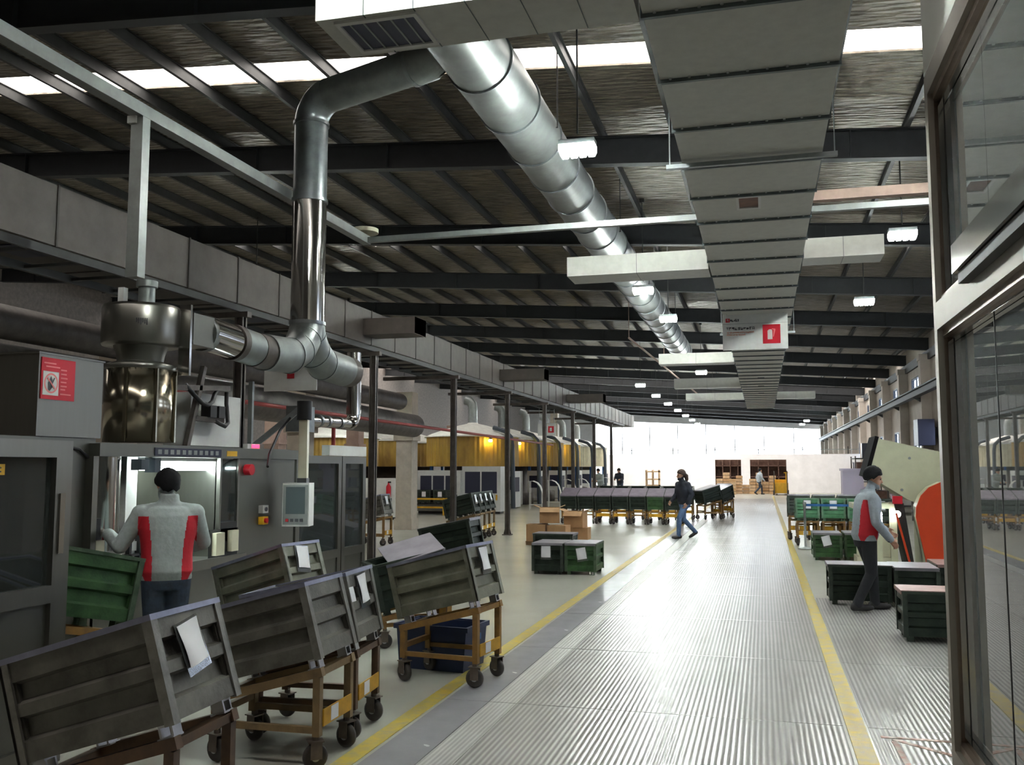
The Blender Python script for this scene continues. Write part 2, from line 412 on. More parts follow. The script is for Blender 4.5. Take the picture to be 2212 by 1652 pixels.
# right wall with piers, two rows of windows and a rail
m = MB(); wallR = None
PIER = [9.6+6.03*k for k in range(0, 17)]
m.box(XR, XR+.1, YB, YF, 0, 2.35); m.box(XR, XR+.1, YB, YF, 3.45, 4.72); m.box(XR, XR+.1, YB, YF, 5.62, 7.05)
for y in PIER:
    m.box(XR, XR+.1, y-1.45, y+1.45, 2.35, 3.45); m.box(XR, XR+.1, y-1.45, y+1.45, 4.72, 5.62)
m.box(XR, XR+.3, YB, PIER[0]-1.45, 2.35, 5.62)
wallR = struct('wall_right', m, M['wall'])
me = MB().box(-.38, .02, -.25, .25, 0, 5.95).mesh('pier', M['wall'])
me2 = MB().box(-.42, .02, -.28, .28, 5.95, 6.2).mesh('pier_cap', M['wall'])
for y in PIER: p = inst(me, 'pier', wallR, (XR, y, 0)); inst(me2, 'pier_cap', p)
m = MB(); m.box(XR-.10, XR-.003, YB, YF, 5.98, 6.35); m.build('eave_girder', M['beam'], wallR)
wi = 0
def window(name, y0, y1, z0, z1):
    o = MB()
    for a, b in ((y0, y0+.07), (y1-.07, y1)): o.box(XR-.02, XR+.09, a, b, z0, z1)
    o.box(XR-.02, XR+.09, y0+.07, y1-.07, z0, z0+.07); o.box(XR-.02, XR+.09, y0+.07, y1-.07, z1-.07, z1)
    n = 3
    for k in range(1, n):
        yy = y0+(y1-y0)*k/n; o.box(XR+.02, XR+.07, yy-.035, yy+.035, z0+.07, z1-.07)
    ob = struct(name, o, M['frame_dark'])
    for k in range(n):
        a = y0+(y1-y0)*k/n+.04; b = y0+(y1-y0)*(k+1)/n-.04
        MB().box(XR+.04, XR+.048, a, b, z0+.06, z1-.06).build('pane', M['tinted_glass'], ob)
for y in PIER[:-1]:
    for z0, z1 in ((4.72, 5.62), (2.35, 3.45)):
        wi += 1; window('window_%d' % wi, y+1.45, y+4.58, z0, z1)
g = thing('crane_rail', 'dark crane rail girder running along the right wall below the upper windows', 'rail', (XR-.55, 20, 4.5))
MB().box(-.12,.12,0,86,.0,.03).box(-.015,.015,0,86,.03,.27).box(-.12,.12,0,86,.27,.30).build('girder', M['beam'], g)
MB().box(-.035,.035,0,86,.30,.37).build('rail_head', M['purlin'], g)
me = MB().prism([(-.12,-.02),(.55,-.02),(.55,-.42)], 'y', -.06, .06).mesh('bracket', M['purlin'])
for y in PIER[2:16]: inst(me, 'bracket', g, (0, y-20, 0))

# far end: big window wall and low partition in front of it
m = MB(); m.box(XL, XR+.3, YF, YF+.3, 0, .9)
m.box(XL, -19, YF, YF+.3, .9, 9.2)
m.add([(-19,YF,beam_z(-19)-.75),(XR+.3,YF,beam_z(XR)-.45),(XR+.3,YF,7.2),(-19,YF,8.7),(-19,YF+.3,beam_z(-19)-.75),(XR+.3,YF+.3,beam_z(XR)-.45),(XR+.3,YF+.3,7.2),(-19,YF+.3,8.7)],
      [(0,1,2,3),(7,6,5,4),(0,4,5,1),(1,5,6,2),(2,6,7,3),(3,7,4,0)])
wf = struct('wall_far', m, M['wall_white'])
wn = MB()
for k in range(9):
    x = -19+25.6*k/8; wn.box(x-.05, x+.05, YF+.05, YF+.15, .9, 6.6)
wn.box(-19, XR, YF+.05, YF+.15, 2.9, 3.0)
wi += 1; wfar = struct('window_%d' % wi, wn, M['wall_white'])
for k in range(8):
    a = -19+25.6*k/8; MB().box(a+.05, a+3.15, YF+.09, YF+.1, .95, 6.5).build('pane', M['glass'], wfar)
PY = 66.0
m = MB(); zt = 2.25
for a, b in ((-11,-3.2),(-1.45,-.85),(1.55,XR)): m.box(a, b, PY, PY+.2, 0, zt)
m.box(-11, XR, PY, PY+.2, zt, 2.62)
wp = struct('wall_partition', m, M['wall_white'])
m = MB(); m.box(XL, XL-.3, YB, YF, 0, 9.3); wl = struct('wall_left', m, M['wall_dark'])
struct('wall_back', MB().box(XL, XR+.3, YB-.3, YB, 0, 9.3), M['wall_dark'])

# glazed booth on the right
b = thing('glazed_booth', 'tall aluminium framed glass booth beside the aisle at the right edge', 'booth', (1.0, 5.9, 0))
def frame_rect(m, x0, x1, y0, y1, z0, z1, wy, wz):
    m.box(x0, x1, y1-wy, y1, z0, z1); m.box(x0, x1, y0, y0+wy, z0, z1)
    m.box(x0, x1, y0+wy, y1-wy, z0, z0+wz); m.box(x0, x1, y0+wy, y1-wy, z1-wz, z1)
YN = -6.6
MB().box(0,.035,-.09,0,0,4.05).box(.035,.11,-.012,0,0,4.05).build('corner_post', M['alu'], b)
MB().box(.0,.05,YN,-.09,3.92,4.06).build('head_rail', M['alu'], b)
MB().box(.0,.05,YN,-.09,2.50,2.66).build('transom', M['alu'], b)
MB().box(.0,.05,YN,-.09,.0,.12).build('sill_rail', M['alu'], b)
for z0, z1 in ((.12,2.50),(2.66,3.92)):
    m = MB(); frame_rect(m, .03, .062, YN, -.02, z0, z1, .025, .04); m.build('sash_frame', M['alu_brown'], b)
    m = MB(); frame_rect(m, .062, .092, YN+.05, -.03, z0+.02, z1-.02, .025, .05); m.build('glazing_frame', M['steel_polish'], b)
for z0, z1 in ((.16,2.46),(2.7,3.88)):
    for y0, y1 in ((-1.02,-.04), (-3.3,-1.025), (YN+.1,-3.305)):
        MB().box(.096,.102,y0,y1,z0,z1).build('glass_pane', M['booth_glass'], b)
MB().box(.093,.106,-1.027,-1.018,.16,2.46).build('pane_seam', M['black'], b)
MB().box(-.07,-.002,YN,-.95,2.66,2.80).build('track_cover', M['steel_polish'], b)
MB().box(-.05,-.002,YN,-.99,2.60,2.655).build('track_slot', M['black'], b)
MB().box(.0,.10,YN,0,4.062,6.2).build('fascia', M['fascia'], b)
MB().box(.15,5.4,-.06,-.01,0,4.05).build('side_panel', M['booth_in'], b)
MB().box(.15,5.4,YN,-.02,4.06,4.12).build('booth_roof', M['booth_in'], b)
MB().box(3.6,3.65,YN,-.07,0,4.05).build('lining_panel', M['booth_in'], b)

# ------------------------------------------------------------------ overhead ducts
fd = thing('air_duct', 'wide flat grey air duct of flanged panels running above the aisle', 'duct', (0, 4.85, 4.70))
me = MB().box(-.70, .62, 0, 1.075, 0, .26).mesh('duct_section', M['duct'])
mf = MB().box(-.715, .635, 1.068, 1.10, -.03, .275).mesh('flange', M['flange'])
mb_ = MB()
for k in range(9):
    x = -.62+.145*k
    mb_.cyl((x,1.058,-.012),(x,1.058,.001),.011,n=8); mb_.cyl((x,1.112,-.012),(x,1.112,.001),.011,n=8)
mb_ = mb_.mesh('bolt_row', M['bolt'])
for k in range(40):
    s_ = inst(me, 'duct_section', fd, (0, 1.09*k, 0))
    f_ = inst(mf, 'flange', fd, (0, 1.09*k, 0))
    if k < 12: inst(mb_, 'bolt_row', f_)
MB().box(-.85,.75,4.12,4.17,-.075,-.032).box(-.82,-.81,4.13,4.15,-.03,2.4).box(.72,.73,4.13,4.15,-.03,2.3).build('hanger', M['galv_dark'], fd)
MB().box(-.85,.75,16.02,16.07,-.075,-.032).box(-.82,-.81,16.03,16.05,-.03,2.4).box(.72,.73,16.03,16.05,-.03,2.3).build('hanger', M['galv_dark'], fd)
m = MB()
m.box(-.22,.05,5.47,5.53,-.02,0); m.box(-.22,.05,5.95,6.01,-.02,0); m.box(-.22,-.19,5.53,5.95,-.02,0); m.box(.02,.05,5.53,5.95,-.02,0)
gr = m.build('grille_frame', M['white'], fd)
MB().box(-.19,.02,5.53,5.95,-.006,-.001).build('grille_opening', M['shelf_brown'], gr)
for yy in (27, 30.2, 33.6):
    MB().box(-.10,.12,yy,yy+.35,-.012,-.001).build('grille', M['panel_dark'], fd)

def branch(label, x0, x1, y0, y1, z0, z1, nseg, grille=None, end=True):
    t = thing('branch_duct', label, 'duct', (x0, y0, z0))
    ln = (x1-x0)/nseg
    for k in range(nseg):
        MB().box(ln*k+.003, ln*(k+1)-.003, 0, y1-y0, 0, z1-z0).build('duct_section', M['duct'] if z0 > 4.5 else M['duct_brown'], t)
        if k: MB().box(ln*k-.003, ln*k+.003, -.004, y1-y0+.004, -.004, z1-z0).build('seam', M['flange'], t)
    if grille:
        a, c = grille; a -= x0; c -= x0; d = y1-y0
        g_ = MB(); g_.box(a, c, .04, .08, -.018, 0); g_.box(a, c, d-.10, d-.06, -.018, 0); g_.box(a, a+.03, .08, d-.10, -.018, 0); g_.box(c-.03, c, .08, d-.10, -.018, 0)
        go = g_.build('grille_frame', M['white'], t)
        MB().box(a+.03, c-.03, .08, d-.10, -.005, -.001).build('grille_opening', M['panel_dark'], go)
        n = 6
        for k in range(1, n):
            xx = a+(c-a)*k/n
            MB().box(xx-.006, xx+.006, .08, d-.10, -.014, -.005).build('louvre', M['tube'], go)
    return t
branch('near cross duct with a louvred grille, top of picture, joining the wide duct', -2.85, -.73, 5.45, 6.02, 4.70, 5.12, 6, (-2.73,-2.14))
branch('cross duct stub on the left of the wide duct, under the round duct', -2.95, -.73, 14.3, 14.95, 4.74, 5.05, 2)
branch('cross duct stub reaching right from the wide duct, lit by a lamp', .66, 1.80, 14.3, 14.85, 4.82, 5.12, 2)
branch('left cross duct stub beyond the hanging white sign', -2.9, -.73, 27.4, 28.0, 4.74, 5.05, 2)
branch('farthest left cross duct stub lit pale by a lamp', -3.2, -.73, 35.6, 36.2, 4.72, 5.08, 2)
branch('farthest cross duct on the right side of the wide duct', .66, 2.3, 42.5, 43.1, 4.75, 5.05, 2)
branch('farthest cross duct on the left side beside the last lamp', -3.3, -.73, 42.5, 43.1, 4.75, 5.05, 2)

# the big round duct above the aisle's left side
rd = thing('round_duct', 'large round galvanised duct hanging under the roof along the aisle', 'duct', (-3.06, 8.0, 6.40))
ys_ = [0, 1.9, 3.15, 4.4, 5.65, 7.0, 8.4, 9.8, 11.2]
k = 0; y = 0.0
while y < 28.5:
    ln = 1.9 if k == 0 else 1.32
    r = .385 if k == 0 else .40
    m = MB().cyl((0, y, 0), (0, y+ln-.01, 0), r, n=36); m.build('duct_section', M['galv'], rd)
    MB().cyl((0, y+ln-.03, 0), (0, y+ln+.02, 0), r+.022, n=36).build('collar', M['galv_dark'], rd)
    y += ln; k += 1
for yy in (4.2, 10.1, 16.2, 22.3):
    MB().cyl((-.42, yy, 0), (-.42, yy, 1.25), .01, n=6).cyl((.42, yy, 0), (.42, yy, 1.2), .01, n=6).cyl((-.43,yy,-.0),(.43,yy,.0),.008,n=6).build('hanger', M['purlin'], rd)

rs = thing('riser_duct', 'shiny round steel riser duct with an elbow up to the round duct', 'duct', (-5.3, 10.1, 3.0))
r = .205
MB().cyl((0,0,.44),(0,0,1.95), r, n=32).build('duct_section', M['steel_polish'], rs)
MB().cyl((0,0,1.97),(0,0,2.95), r, n=32).build('duct_section', M['galv_dark'], rs)
for z in (.44, 1.96, 2.93): MB().cyl((0,0,z-.02),(0,0,z+.02), r+.016, n=32).build('collar', M['galv_dark'], rs)
d_ = Vector((1.75, -.45, .12)).normalized()
el = arc((d_.x*.30, d_.y*.30, 2.95), .30, math.pi, math.pi/2, 7, (d_, (0,0,1)))
MB().tube(el, r, n=28).build('elbow', M['galv_dark'], rs)
e = el[-1]; q = e + d_*1.25
MB().cyl(e, q, r, n=28).build('duct_section', M['galv'], rs)
MB().cyl(q-d_*.02, q+d_*.03, r+.025, n=28).build('collar', M['galv_dark'], rs)
q2 = Vector((1.95, -.35, 3.42))
MB().tube([q, q+d_*.18+Vector((0,0,.03)), q+d_*.38+Vector((0,.02,.13)), q2], [r+.02, r+.05, r+.07, r+.08], n=28).build('saddle', M['galv'], rs)
# Y junction at the foot of the riser
for sgn, ln in ((-1, .58), (1, .60)):
    pts = [(0, 0, .44), (0, sgn*.06, .26), (0, sgn*.20, .10), (0, sgn*.42, .0), (0, sgn*(.42+ln), -.03)]
    o = MB().tube(pts, r, n=28).build('junction_arm', M['galv'], rs)
    for p0, p1 in zip(pts[1:], pts[2:]):
        a, c = Vector(p0), Vector(p1); dd = (c-a).normalized()
        MB().cyl(a-dd*.008, a+dd*.008, r+.008, n=28).build('ring', M['galv_dark'], o)
MB().cyl((0,.98,-.03),(0,1.22,-.03), r*.96, n=28).build('end_cap', M['pipe_dull'], rs)
MB().cyl((0,-.98,-.03),(0,-1.22,-.02), r*.93, n=28).build('clamp_band', M['pipe_dull'], rs)
MB().cyl((0,-1.20,-.02),(0,-1.58,0), r*.9, n=28).build('duct_section', M['galv'], rs)
MB().cyl((0,-1.56,0),(0,-1.66,0), r*.93, n=28).build('clamp_band', M['pipe_dull'], rs)
MB().cyl((0,-1.64,0),(0,-2.14,.03), r*.86, n=28).build('duct_section', M['steel_polish'], rs)

# fan on its tank above the machine
fan = thing('exhaust_fan', 'round steel exhaust fan drum standing on a polished tank above the machine', 'fan', (-5.52, 7.3, 1.93))
MB().lathe((0,0,0), [(0,.88),(.335,.88),(.345,.90),(.345,1.22),(.33,1.25),(0,1.27)], 44).build('drum', M['steel'], fan)
m = MB()
for k in range(6):
    a = -1.05+.05*k; p = Vector((.3455*math.cos(a), .3455*math.sin(a), 1.08)); m.bar(p+Vector((0,0,-.02-.01*(k%3))), p+Vector((0,0,.02)), .012, .004)
    if k < 5: m.bar(p, p+Vector((.0172*math.sin(-a), .0172*math.cos(a), 0)), .012, .004)
m.build('print_marks', M['ink'], fan)
MB().lathe((0,0,0), [(.20,.72),(.21,.80),(.24,.88)], 36).build('neck', M['steel_dark'], fan)
MB().lathe((0,0,0), [(.30,.66),(.32,.70),(.20,.74)], 36).build('tank_lid', M['steel_dark'], fan)
MB().lathe((0,0,0), [(0,0),(.30,0),(.30,.67),(0,.67)], 44).build('tank', M['brass_steel'], fan)
for a in (-1.3, -.45, .5, 1.4):
    p = Vector((.31*math.cos(a), .31*math.sin(a), 0)); MB().bar(p, p+Vector((0,0,.66)), .03, .02).build('rib', M['brass_steel'], fan)
MB().cyl((.02,.03,1.25),(.02,.03,1.44),.075,n=20).cyl((.02,.03,1.44),(.02,.03,1.50),.095,n=20).build('motor', M['galv'], fan)
MB().box(-.16,-.10,-.14,-.08,1.26,1.42).build('junction_box', M['white'], fan)
MB().box(.05,.36,.28,.62,.93,1.23).build('outlet_box', M['steel_dark'], fan)
MB().cyl((.22,.62,1.08),(.22,.70,1.08),.17,n=24).build('outlet_ring', M['galv'], fan)
MB().box(.30,.42,.14,.17,.62,1.28).build('stay', M['steel_polish'], fan)

# hanging support tube with its upright
st = thing('support_tube', 'grey square steel tube frame under the roof with an upright over the fan', 'frame', (-5.62, 7.33, 5.065))
MB().bar((0,-6,0),(0,5.2,0),.12,.12).build('long_tube', M['tube'], st)
MB().bar((0,-.02,-.065),(0,-.02,-1.60),.13,.11,up=(0,1,0)).build('upright', M['tube'], st)
MB().bar((.0,5.12,-.01),(11.6,5.12,-.01),.08,.08).build('cross_tube', M['tube'], st)
MB().bar((6.2,5.12,.16),(11.6,5.12,.16),.12,.13).build('pipe', M['column_pink'], st)
MB().box(-.09,.0,-.10,-.04,-.13,-.06).build('bracket', M['white'], st)
MB().cyl((.0,5.12,.10),(0,5.12,.16),.2,n=24).build('junction_cover', M['cream'], st)

# left rectangular duct on posts
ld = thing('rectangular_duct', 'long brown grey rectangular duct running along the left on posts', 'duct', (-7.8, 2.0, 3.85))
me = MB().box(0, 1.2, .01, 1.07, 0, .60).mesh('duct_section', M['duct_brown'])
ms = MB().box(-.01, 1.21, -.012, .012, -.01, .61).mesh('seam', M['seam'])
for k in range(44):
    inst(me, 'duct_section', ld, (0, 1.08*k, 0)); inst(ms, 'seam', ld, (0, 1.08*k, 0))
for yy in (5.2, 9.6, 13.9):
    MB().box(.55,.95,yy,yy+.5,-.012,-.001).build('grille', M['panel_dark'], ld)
tr = thing('cable_tray', 'long ladder tray carried under the brown rectangular duct', 'tray', (-7.1, 4, 3.66))
for x in (0, .75): MB().box(x, x+.04, 0, 40, 0, .08).build('stringer', M['purlin'], tr)
me = MB().box(.04, .75, 0, .04, .02, .05).mesh('rung', M['purlin'])
for k in range(60): inst(me, 'rung', tr, (0, .2+.66*k, 0))
PY_ = [10.25, 14.4, 18.6, 22.9, 27.1, 31.4, 35.6, 39.8]
desc = ['behind the fan outlet pipe', 'beside the glazed machine door', 'in front of the black tilted bins', 'between the black bins and cardboard boxes',
        'beyond the cardboard boxes', 'sixth post along the row, by the yellow ovens', 'seventh post along the row, slim in the distance', 'last post of the row under the brown duct']
for y, dsc in zip(PY_, desc):
    p = thing('support_post', 'brown steel post under the left duct, '+dsc, 'post', (-6.3, y, 0), group='posts under the left duct')
    MB().box(-.055,.055,-.02,.02,.02,3.58).box(-.055,-.04,-.055,.055,.02,3.58).box(.04,.055,-.055,.055,.02,3.58).build('shaft', M['post'], p)
    MB().box(-.11,.11,-.11,.11,0,.025).build('base_plate', M['post'], p)
    MB().prism([(-.055,.025),(-.1,.025),(-.055,.2)], 'y', -.01, .01).prism([(.055,.025),(.1,.025),(.055,.2)], 'y', -.01, .01).build('gusset', M['post'], p)
    MB().box(-1.6,.12,-.05,.05,3.58,3.65).build('cross_arm', M['post'], p)
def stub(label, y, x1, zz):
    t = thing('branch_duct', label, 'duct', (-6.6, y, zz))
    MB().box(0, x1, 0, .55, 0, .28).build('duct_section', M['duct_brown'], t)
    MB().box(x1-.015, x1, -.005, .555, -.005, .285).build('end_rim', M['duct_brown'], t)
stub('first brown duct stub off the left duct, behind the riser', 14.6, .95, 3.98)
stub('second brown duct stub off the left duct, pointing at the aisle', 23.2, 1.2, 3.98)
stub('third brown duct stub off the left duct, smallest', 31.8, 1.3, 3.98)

# dull pipes behind, red pipe, small shiny pipe
tag(MB().tube([(-8.4, 1, 3.42),(-8.4, 14, 3.34),(-8.5, 21, 3.3)], .20, n=18).build('exhaust_pipe', M['pipe_dull']), 'upper dull grey pipe running behind the machine at far left', 'pipe')
tag(MB().tube([(-8.6, 1, 2.88),(-8.6, 14, 2.84),(-8.9, 23, 2.80)], .30, n=20).build('exhaust_pipe', M['pipe_dull']), 'thick dull grey pipe below the other, behind the shiny junction', 'pipe')
tag(MB().tube([(-7.6, 9.5, 2.72),(-7.6, 34, 2.55)], .035, n=8).tube([(-8.0, 16.4, 0.02),(-8.0,16.4,2.66)], .04, n=8).build('sprinkler_pipe', M['red_pipe']), 'thin red sprinkler pipe running behind the posts', 'pipe')
sp = thing('small_duct', 'small shiny steel elbow pipe beside the glazed machine door', 'pipe', (-6.0, 12.97, 2.3))
MB().cyl((0,0,.2),(0,0,1.15),.11,n=22).build('riser', M['steel_polish'], sp)
MB().tube(arc((0,-.14,.2),.14,0,-math.pi/2,5,((0,1,0),(0,0,1))), .10, n=20).build('elbow', M['steel_polish'], sp)
MB().cyl((0,-.14,.06),(0,-1.5,.04),.075,n=20).build('run', M['steel_polish'], sp)
for yy in (-.5,-.9,-1.15): MB().cyl((0,yy-.03,.055),(0,yy+.03,.055),.085,n=20).build('clamp_band', M['galv_dark'], sp)
MB().box(-.12,.12,-1.85,-1.5,-.12,.22).build('blower', M['galv_dark'], sp); MB().box(.02,.08,-1.66,-1.60,-2.3,-.12).build('stand', M['galv_dark'], sp)
tag(MB().tube([(-4.2,30.5,6.0),(-3.6,36,5.6),(-3.2,50,5.55)],.035,n=8).cyl((-4.2,30.5,6.0),(-4.2,30.5,roof_z(-4.2)-.21),.012,n=6).cyl((-3.6,36,5.6),(-3.6,36,roof_z(-3.6)-.21),.012,n=6).build('conduit', M['column_pink']), 'thin slanting conduit hanging under the dark roof above the ovens', 'conduit')

# ------------------------------------------------------------------ lamps
def lampmesh():
    h = MB().box(-.22,.22,-.10,.10,.031,.09).mesh('housing', M['galv_dark'])
    l = MB()
    for a in range(4):
        x = -.165+.11*a
        l.add([(x-.035,-.07,-.10),(x+.035,-.07,-.10),(x+.035,.07,-.10),(x-.035,.07,-.10),(x-.053,-.105,-.04),(x+.053,-.105,-.04),(x+.053,.105,-.04),(x-.053,.105,-.04),(x-.053,-.105,.03),(x+.053,-.105,.03),(x+.053,.105,.03),(x-.053,.105,.03)],
              [(3,2,1,0),(0,1,5,4),(1,2,6,5),(2,3,7,6),(3,0,4,7),(4,5,9,8),(5,6,10,9),(6,7,11,10),(7,4,8,11)])
    return h, l.mesh('lens_array', M['lens']), MB().cyl((0,0,.09),(0,0,1.0),.012,n=6).box(-.05,.05,-.05,.05,.96,1.0).mesh('rod', M['purlin'])
LH, LL, LR = lampmesh()
lamps = [(-2.1,10.87,'nearest lamp, hanging in front of the round duct'),(-2.45,20.15,'second lamp of the aisle row, below a cross duct stub'),(-2.3,24.24,'third lamp of the aisle row, before the round duct end'),
 (-2.34,38.4,'lamp left of the wide duct, above the pale far stub'),(-2.65,53.6,'lamp beside the far end of the wide duct'),
 (2.35,16.4,'upper of two lamps right of the wide duct, by the booth'),(2.39,22.9,'lower of two lamps right of the wide duct'),
 (3.6,80.5,'far lamp by the right end of the bright window'),(3.5,87,'farthest lamp on the right before the bright window')]
lamps += [(-5.5,43.7+6.65*k,'lamp number %s of the receding row left of centre' % n) for k, n in enumerate(('one','two','three','four','five','six','seven'))]
lamps += [(-11.7,64.4+6.7*k,'%s lamp of the short far row above the ovens' % n) for k, n in enumerate(('first','second','third','fourth'))]
lamps += [(-1.65,4.3,'added one out of the picture, brightening the near bins'),(2.36,9.9,'added one hidden behind the glass booth frame, brightening the floor'),(-16,34,'added one above the second row of ovens'),(-12.5,21,'added one beyond the brown duct, lighting the left bay')]  # lamps outside the visible rows, added to brighten bins, floor and left bay
for x, y, dsc in lamps:
    z = 5.6
    t = thing('high_bay_lamp', 'bright high bay lamp: '+dsc, 'lamp', (x, y, z), group='high bay lamps')
    inst(LH, 'housing', t); inst(LL, 'lens_array', t)
    o = inst(LR, 'rod', t); o.scale = (1,1,(roof_z(x)-z-.004))

# ------------------------------------------------------------------ hanging sign
sg = thing('hanging_sign', 'white hanging sign with a red square emblem below the wide duct', 'sign', (-.70, 18.5, 3.99))
MB().box(0,1.23,0,.02,0,.70).build('board', M['white'], sg)
MB().box(.0,1.23,-.003,0,.512,.518).build('rule', M['tube'], sg)
MB().box(.06,.14,-.004,-.001,.55,.625).build('logo_square', M['red'], sg)
glyphs(MB(), .085, .565, .04, .045, 1, -.006, 3).build('logo_mark', M['white'], sg)
glyphs(MB(), .15, .56, .17, .055, 5, -.004, 5).build('logo_letters', M['ink'], sg)
glyphs(MB(), .07, .395, .55, .055, 10, -.004, 11).build('lettering', M['ink'], sg)
glyphs(MB(), .08, .33, .52, .03, 22, -.004, 12).build('lettering', M['orangeprint'], sg)
glyphs(MB(), .08, .285, .36, .03, 15, -.004, 13).build('lettering', M['orangeprint'], sg)
em = MB().box(.76,1.09,-.008,-.001,.11,.48).build('emblem', M['red'], sg)
MB().prism([(.85,.19),(.94,.19),(.94,.36),(.92,.385),(.88,.385),(.85,.36)], 'y', -.011, -.009).build('emblem_shape', M['white'], em)
MB().prism([(.95,.24),(.965,.24),(1.0,.38),(.99,.395),(.93,.40),(.93,.385),(.965,.375)], 'y', -.011, -.009).build('emblem_shape', M['pinkprint'], em)
for x in (.08, 1.15): MB().cyl((x,.01,.70),(x,.01,.72),.006,n=6).build('hook', M['galv_dark'], sg)
sg = thing('hanging_sign', 'small white sign with a red emblem hanging by the yellow ovens', 'sign', (-7.35, 30.6, 2.78))
MB().box(0,.62,0,.02,0,.42).build('board', M['white'], sg)
MB().box(.36,.56,-.006,-.001,.10,.32).build('emblem', M['red'], sg)
MB().prism([(.42,.15),(.49,.15),(.49,.26),(.45,.27),(.42,.25)], 'y', -.009, -.007).build('emblem_shape', M['white'], sg)
for x in (.05,.57): MB().cyl((x,.01,.42),(x,.01,1.05),.008,n=6).build('rod', M['galv_dark'], sg)
sg = thing('hanging_sign', 'white sign with red marks half hidden behind the shiny junction pipe', 'sign', (-7.9, 13.6, 2.95))
MB().box(0,.95,0,.02,0,.40).build('board', M['white'], sg)
MB().box(.42,.55,-.006,-.001,.2,.3).build('emblem', M['red'], sg)
for x in (.05,.9): MB().cyl((x,.01,.40),(x,.01,.90),.008,n=6).build('rod', M['galv_dark'], sg)

# ------------------------------------------------------------------ columns of the left bay
for (x, y, w_, mk, dsc) in [(-9.6,12.2,.42,'column','nearest one, behind the exhaust fan'),(-9.6,18.1,.42,'column','behind the shiny riser'),(-9.6,24.3,.46,'column','tall one beside the glazed door post'),
        (-15,26.6,.5,'column_pink','pinkish, behind the red pipe'),(-15,32.6,.5,'column_pink','pinkish, right of the small elbow pipe'),(-15,44.2,.5,'column_pink','pinkish, above the nearest oven'),(-15,56,.5,'column_pink','pinkish, above the far ovens'),(-15,70,.5,'column_pink','pinkish, left of the bright window'),(-19,86,.7,'column','wide pale one at the left end of the bright window')]:
    p = thing('concrete_column', 'square concrete column of the left bay, '+dsc, 'column', (x, y, 0), group='columns of the left bay')
    MB().box(-w_/2,w_/2,-w_/2,w_/2,0,3.8 if y < 80 else 7.6).build('shaft', M[mk], p)
    MB().box(-w_/2-.06,w_/2+.06,-w_/2-.06,w_/2+.06,2.45,2.6).build('corbel', M[mk], p)
    MB().box(-w_/2-.03,w_/2+.03,-w_/2-.03,w_/2+.03,0,.3).build('plinth', M[mk], p)

# ------------------------------------------------------------------ machine on the left
mc = thing('machining_cell', 'stainless machining cell with a lit work opening where the man stands', 'machine', (-5.0, 5.5, 0))
def part(name, mk, *bx, parent=mc):
    m = MB()
    for q in bx: m.box(*q)
    return m.build(name, M[mk], parent)
part('header_beam', 'steel_dark', (-.08,.03,.63,3.85,1.79,1.89))
part('roof_panel', 'steel_dark', (-1.22,-.08,.6,3.85,1.86,1.90))
part('kick_panel', 'steel_dark', (-.06,.0,.63,3.80,0,.80))
part('end_cover', 'steel_dark', (-.14,-.10,.05,.72,0,1.80))
part('door_post', 'steel', (-.10,0,.60,.66,.0,1.79))
part('opening_lining', 'steel', (-1.0,-.96,.66,2.70,.80,1.86))
part('white_reveal', 'white', (-.42,-.16,1.20,1.34,.86,1.80))
part('reveal_wall', 'steel', (-.96,-.42,1.20,1.23,.86,1.80))
part('steel_reveal', 'steel', (-.96,-.05,2.34,2.38,.82,1.80))
part('machine_body', 'steel_dark', (-1.22,-1.02,.6,5.7,0,1.86))
m = MB().cyl((-.22,.93,.82),(-.22,.93,1.80),.17,n=32)
m.build('roller_shutter', M['steel_polish'], mc)
part('work_table', 'steel_dark', (-.96,.06,.72,2.7,.80,.86))
part('table_edge', 'steel', (.06,.09,.72,2.7,.78,.87))
part('window_post_glass', 'mach_glass', (-.02,-.005,2.36,2.64,1.18,1.78))
part('window_post_frame', 'steel', (-.03,.01,2.33,2.36,.86,1.79), (-.03,.01,2.64,2.67,.86,1.79))
part('window_post_lining', 'panel_dark', (-.30,-.28,2.36,2.64,.86,1.79))
part('black_hatch', 'black', (-.02,.012,2.36,2.64,1.0,1.18))
part('control_panel', 'steel_dark', (-.06,0,2.67,3.80,.80,1.79))
part('slide_guide', 'cream', (.012,.06,2.22,2.36,.88,1.09)); part('slide_guide', 'cream', (.012,.06,2.48,2.60,.90,1.10))
part('slide_guide', 'cream', (-.09,-.03,.70,.80,.92,1.13)); part('guide_plate', 'black', (-.12,-.09,.66,.84,.86,1.3))
part('guide_plate', 'black', (0,.012,2.18,2.66,.82,1.12))
lt = part('tube_lamp', 'tube_lamp', (-.16,-.06,1.36,2.32,1.675,1.755)); part('lamp_housing', 'white', (-.17,-.05,1.35,2.33,1.757,1.79))
part('lamp_image', 'tube_lamp', (-.004,.006,2.45,2.60,1.685,1.705))  # glowing strip drawn on the glass for the lamp image seen in it
part('spot_lamp', 'downpipe', (-.06,.04,1.12,1.22,1.68,1.77)); part('spot_lamp', 'downpipe', (-.06,.04,1.30,1.38,1.66,1.78))
p_ = part('display_strip', 'panel_dark', (.03,.036,1.30,2.30,1.80,1.87))
m = MB()
for k in range(11): m.box(.036,.038,1.34+.086*k,1.39+.086*k,1.815,1.855)
m.build('display_mark', M['tube'], p_)
part('yellow_sticker', 'yellow', (.03,.033,2.40,2.58,1.81,1.86))
p_ = part('counter_display', 'white', (-.05,.0,2.82,3.06,1.89,1.94)); part('counter_digits', 'ledred', (0,.004,2.90,3.04,1.90,1.935), parent=p_)
MB().cyl((.0,2.80,1.68),(.07,2.80,1.68),.055,n=20).build('beacon', M['red'], mc)
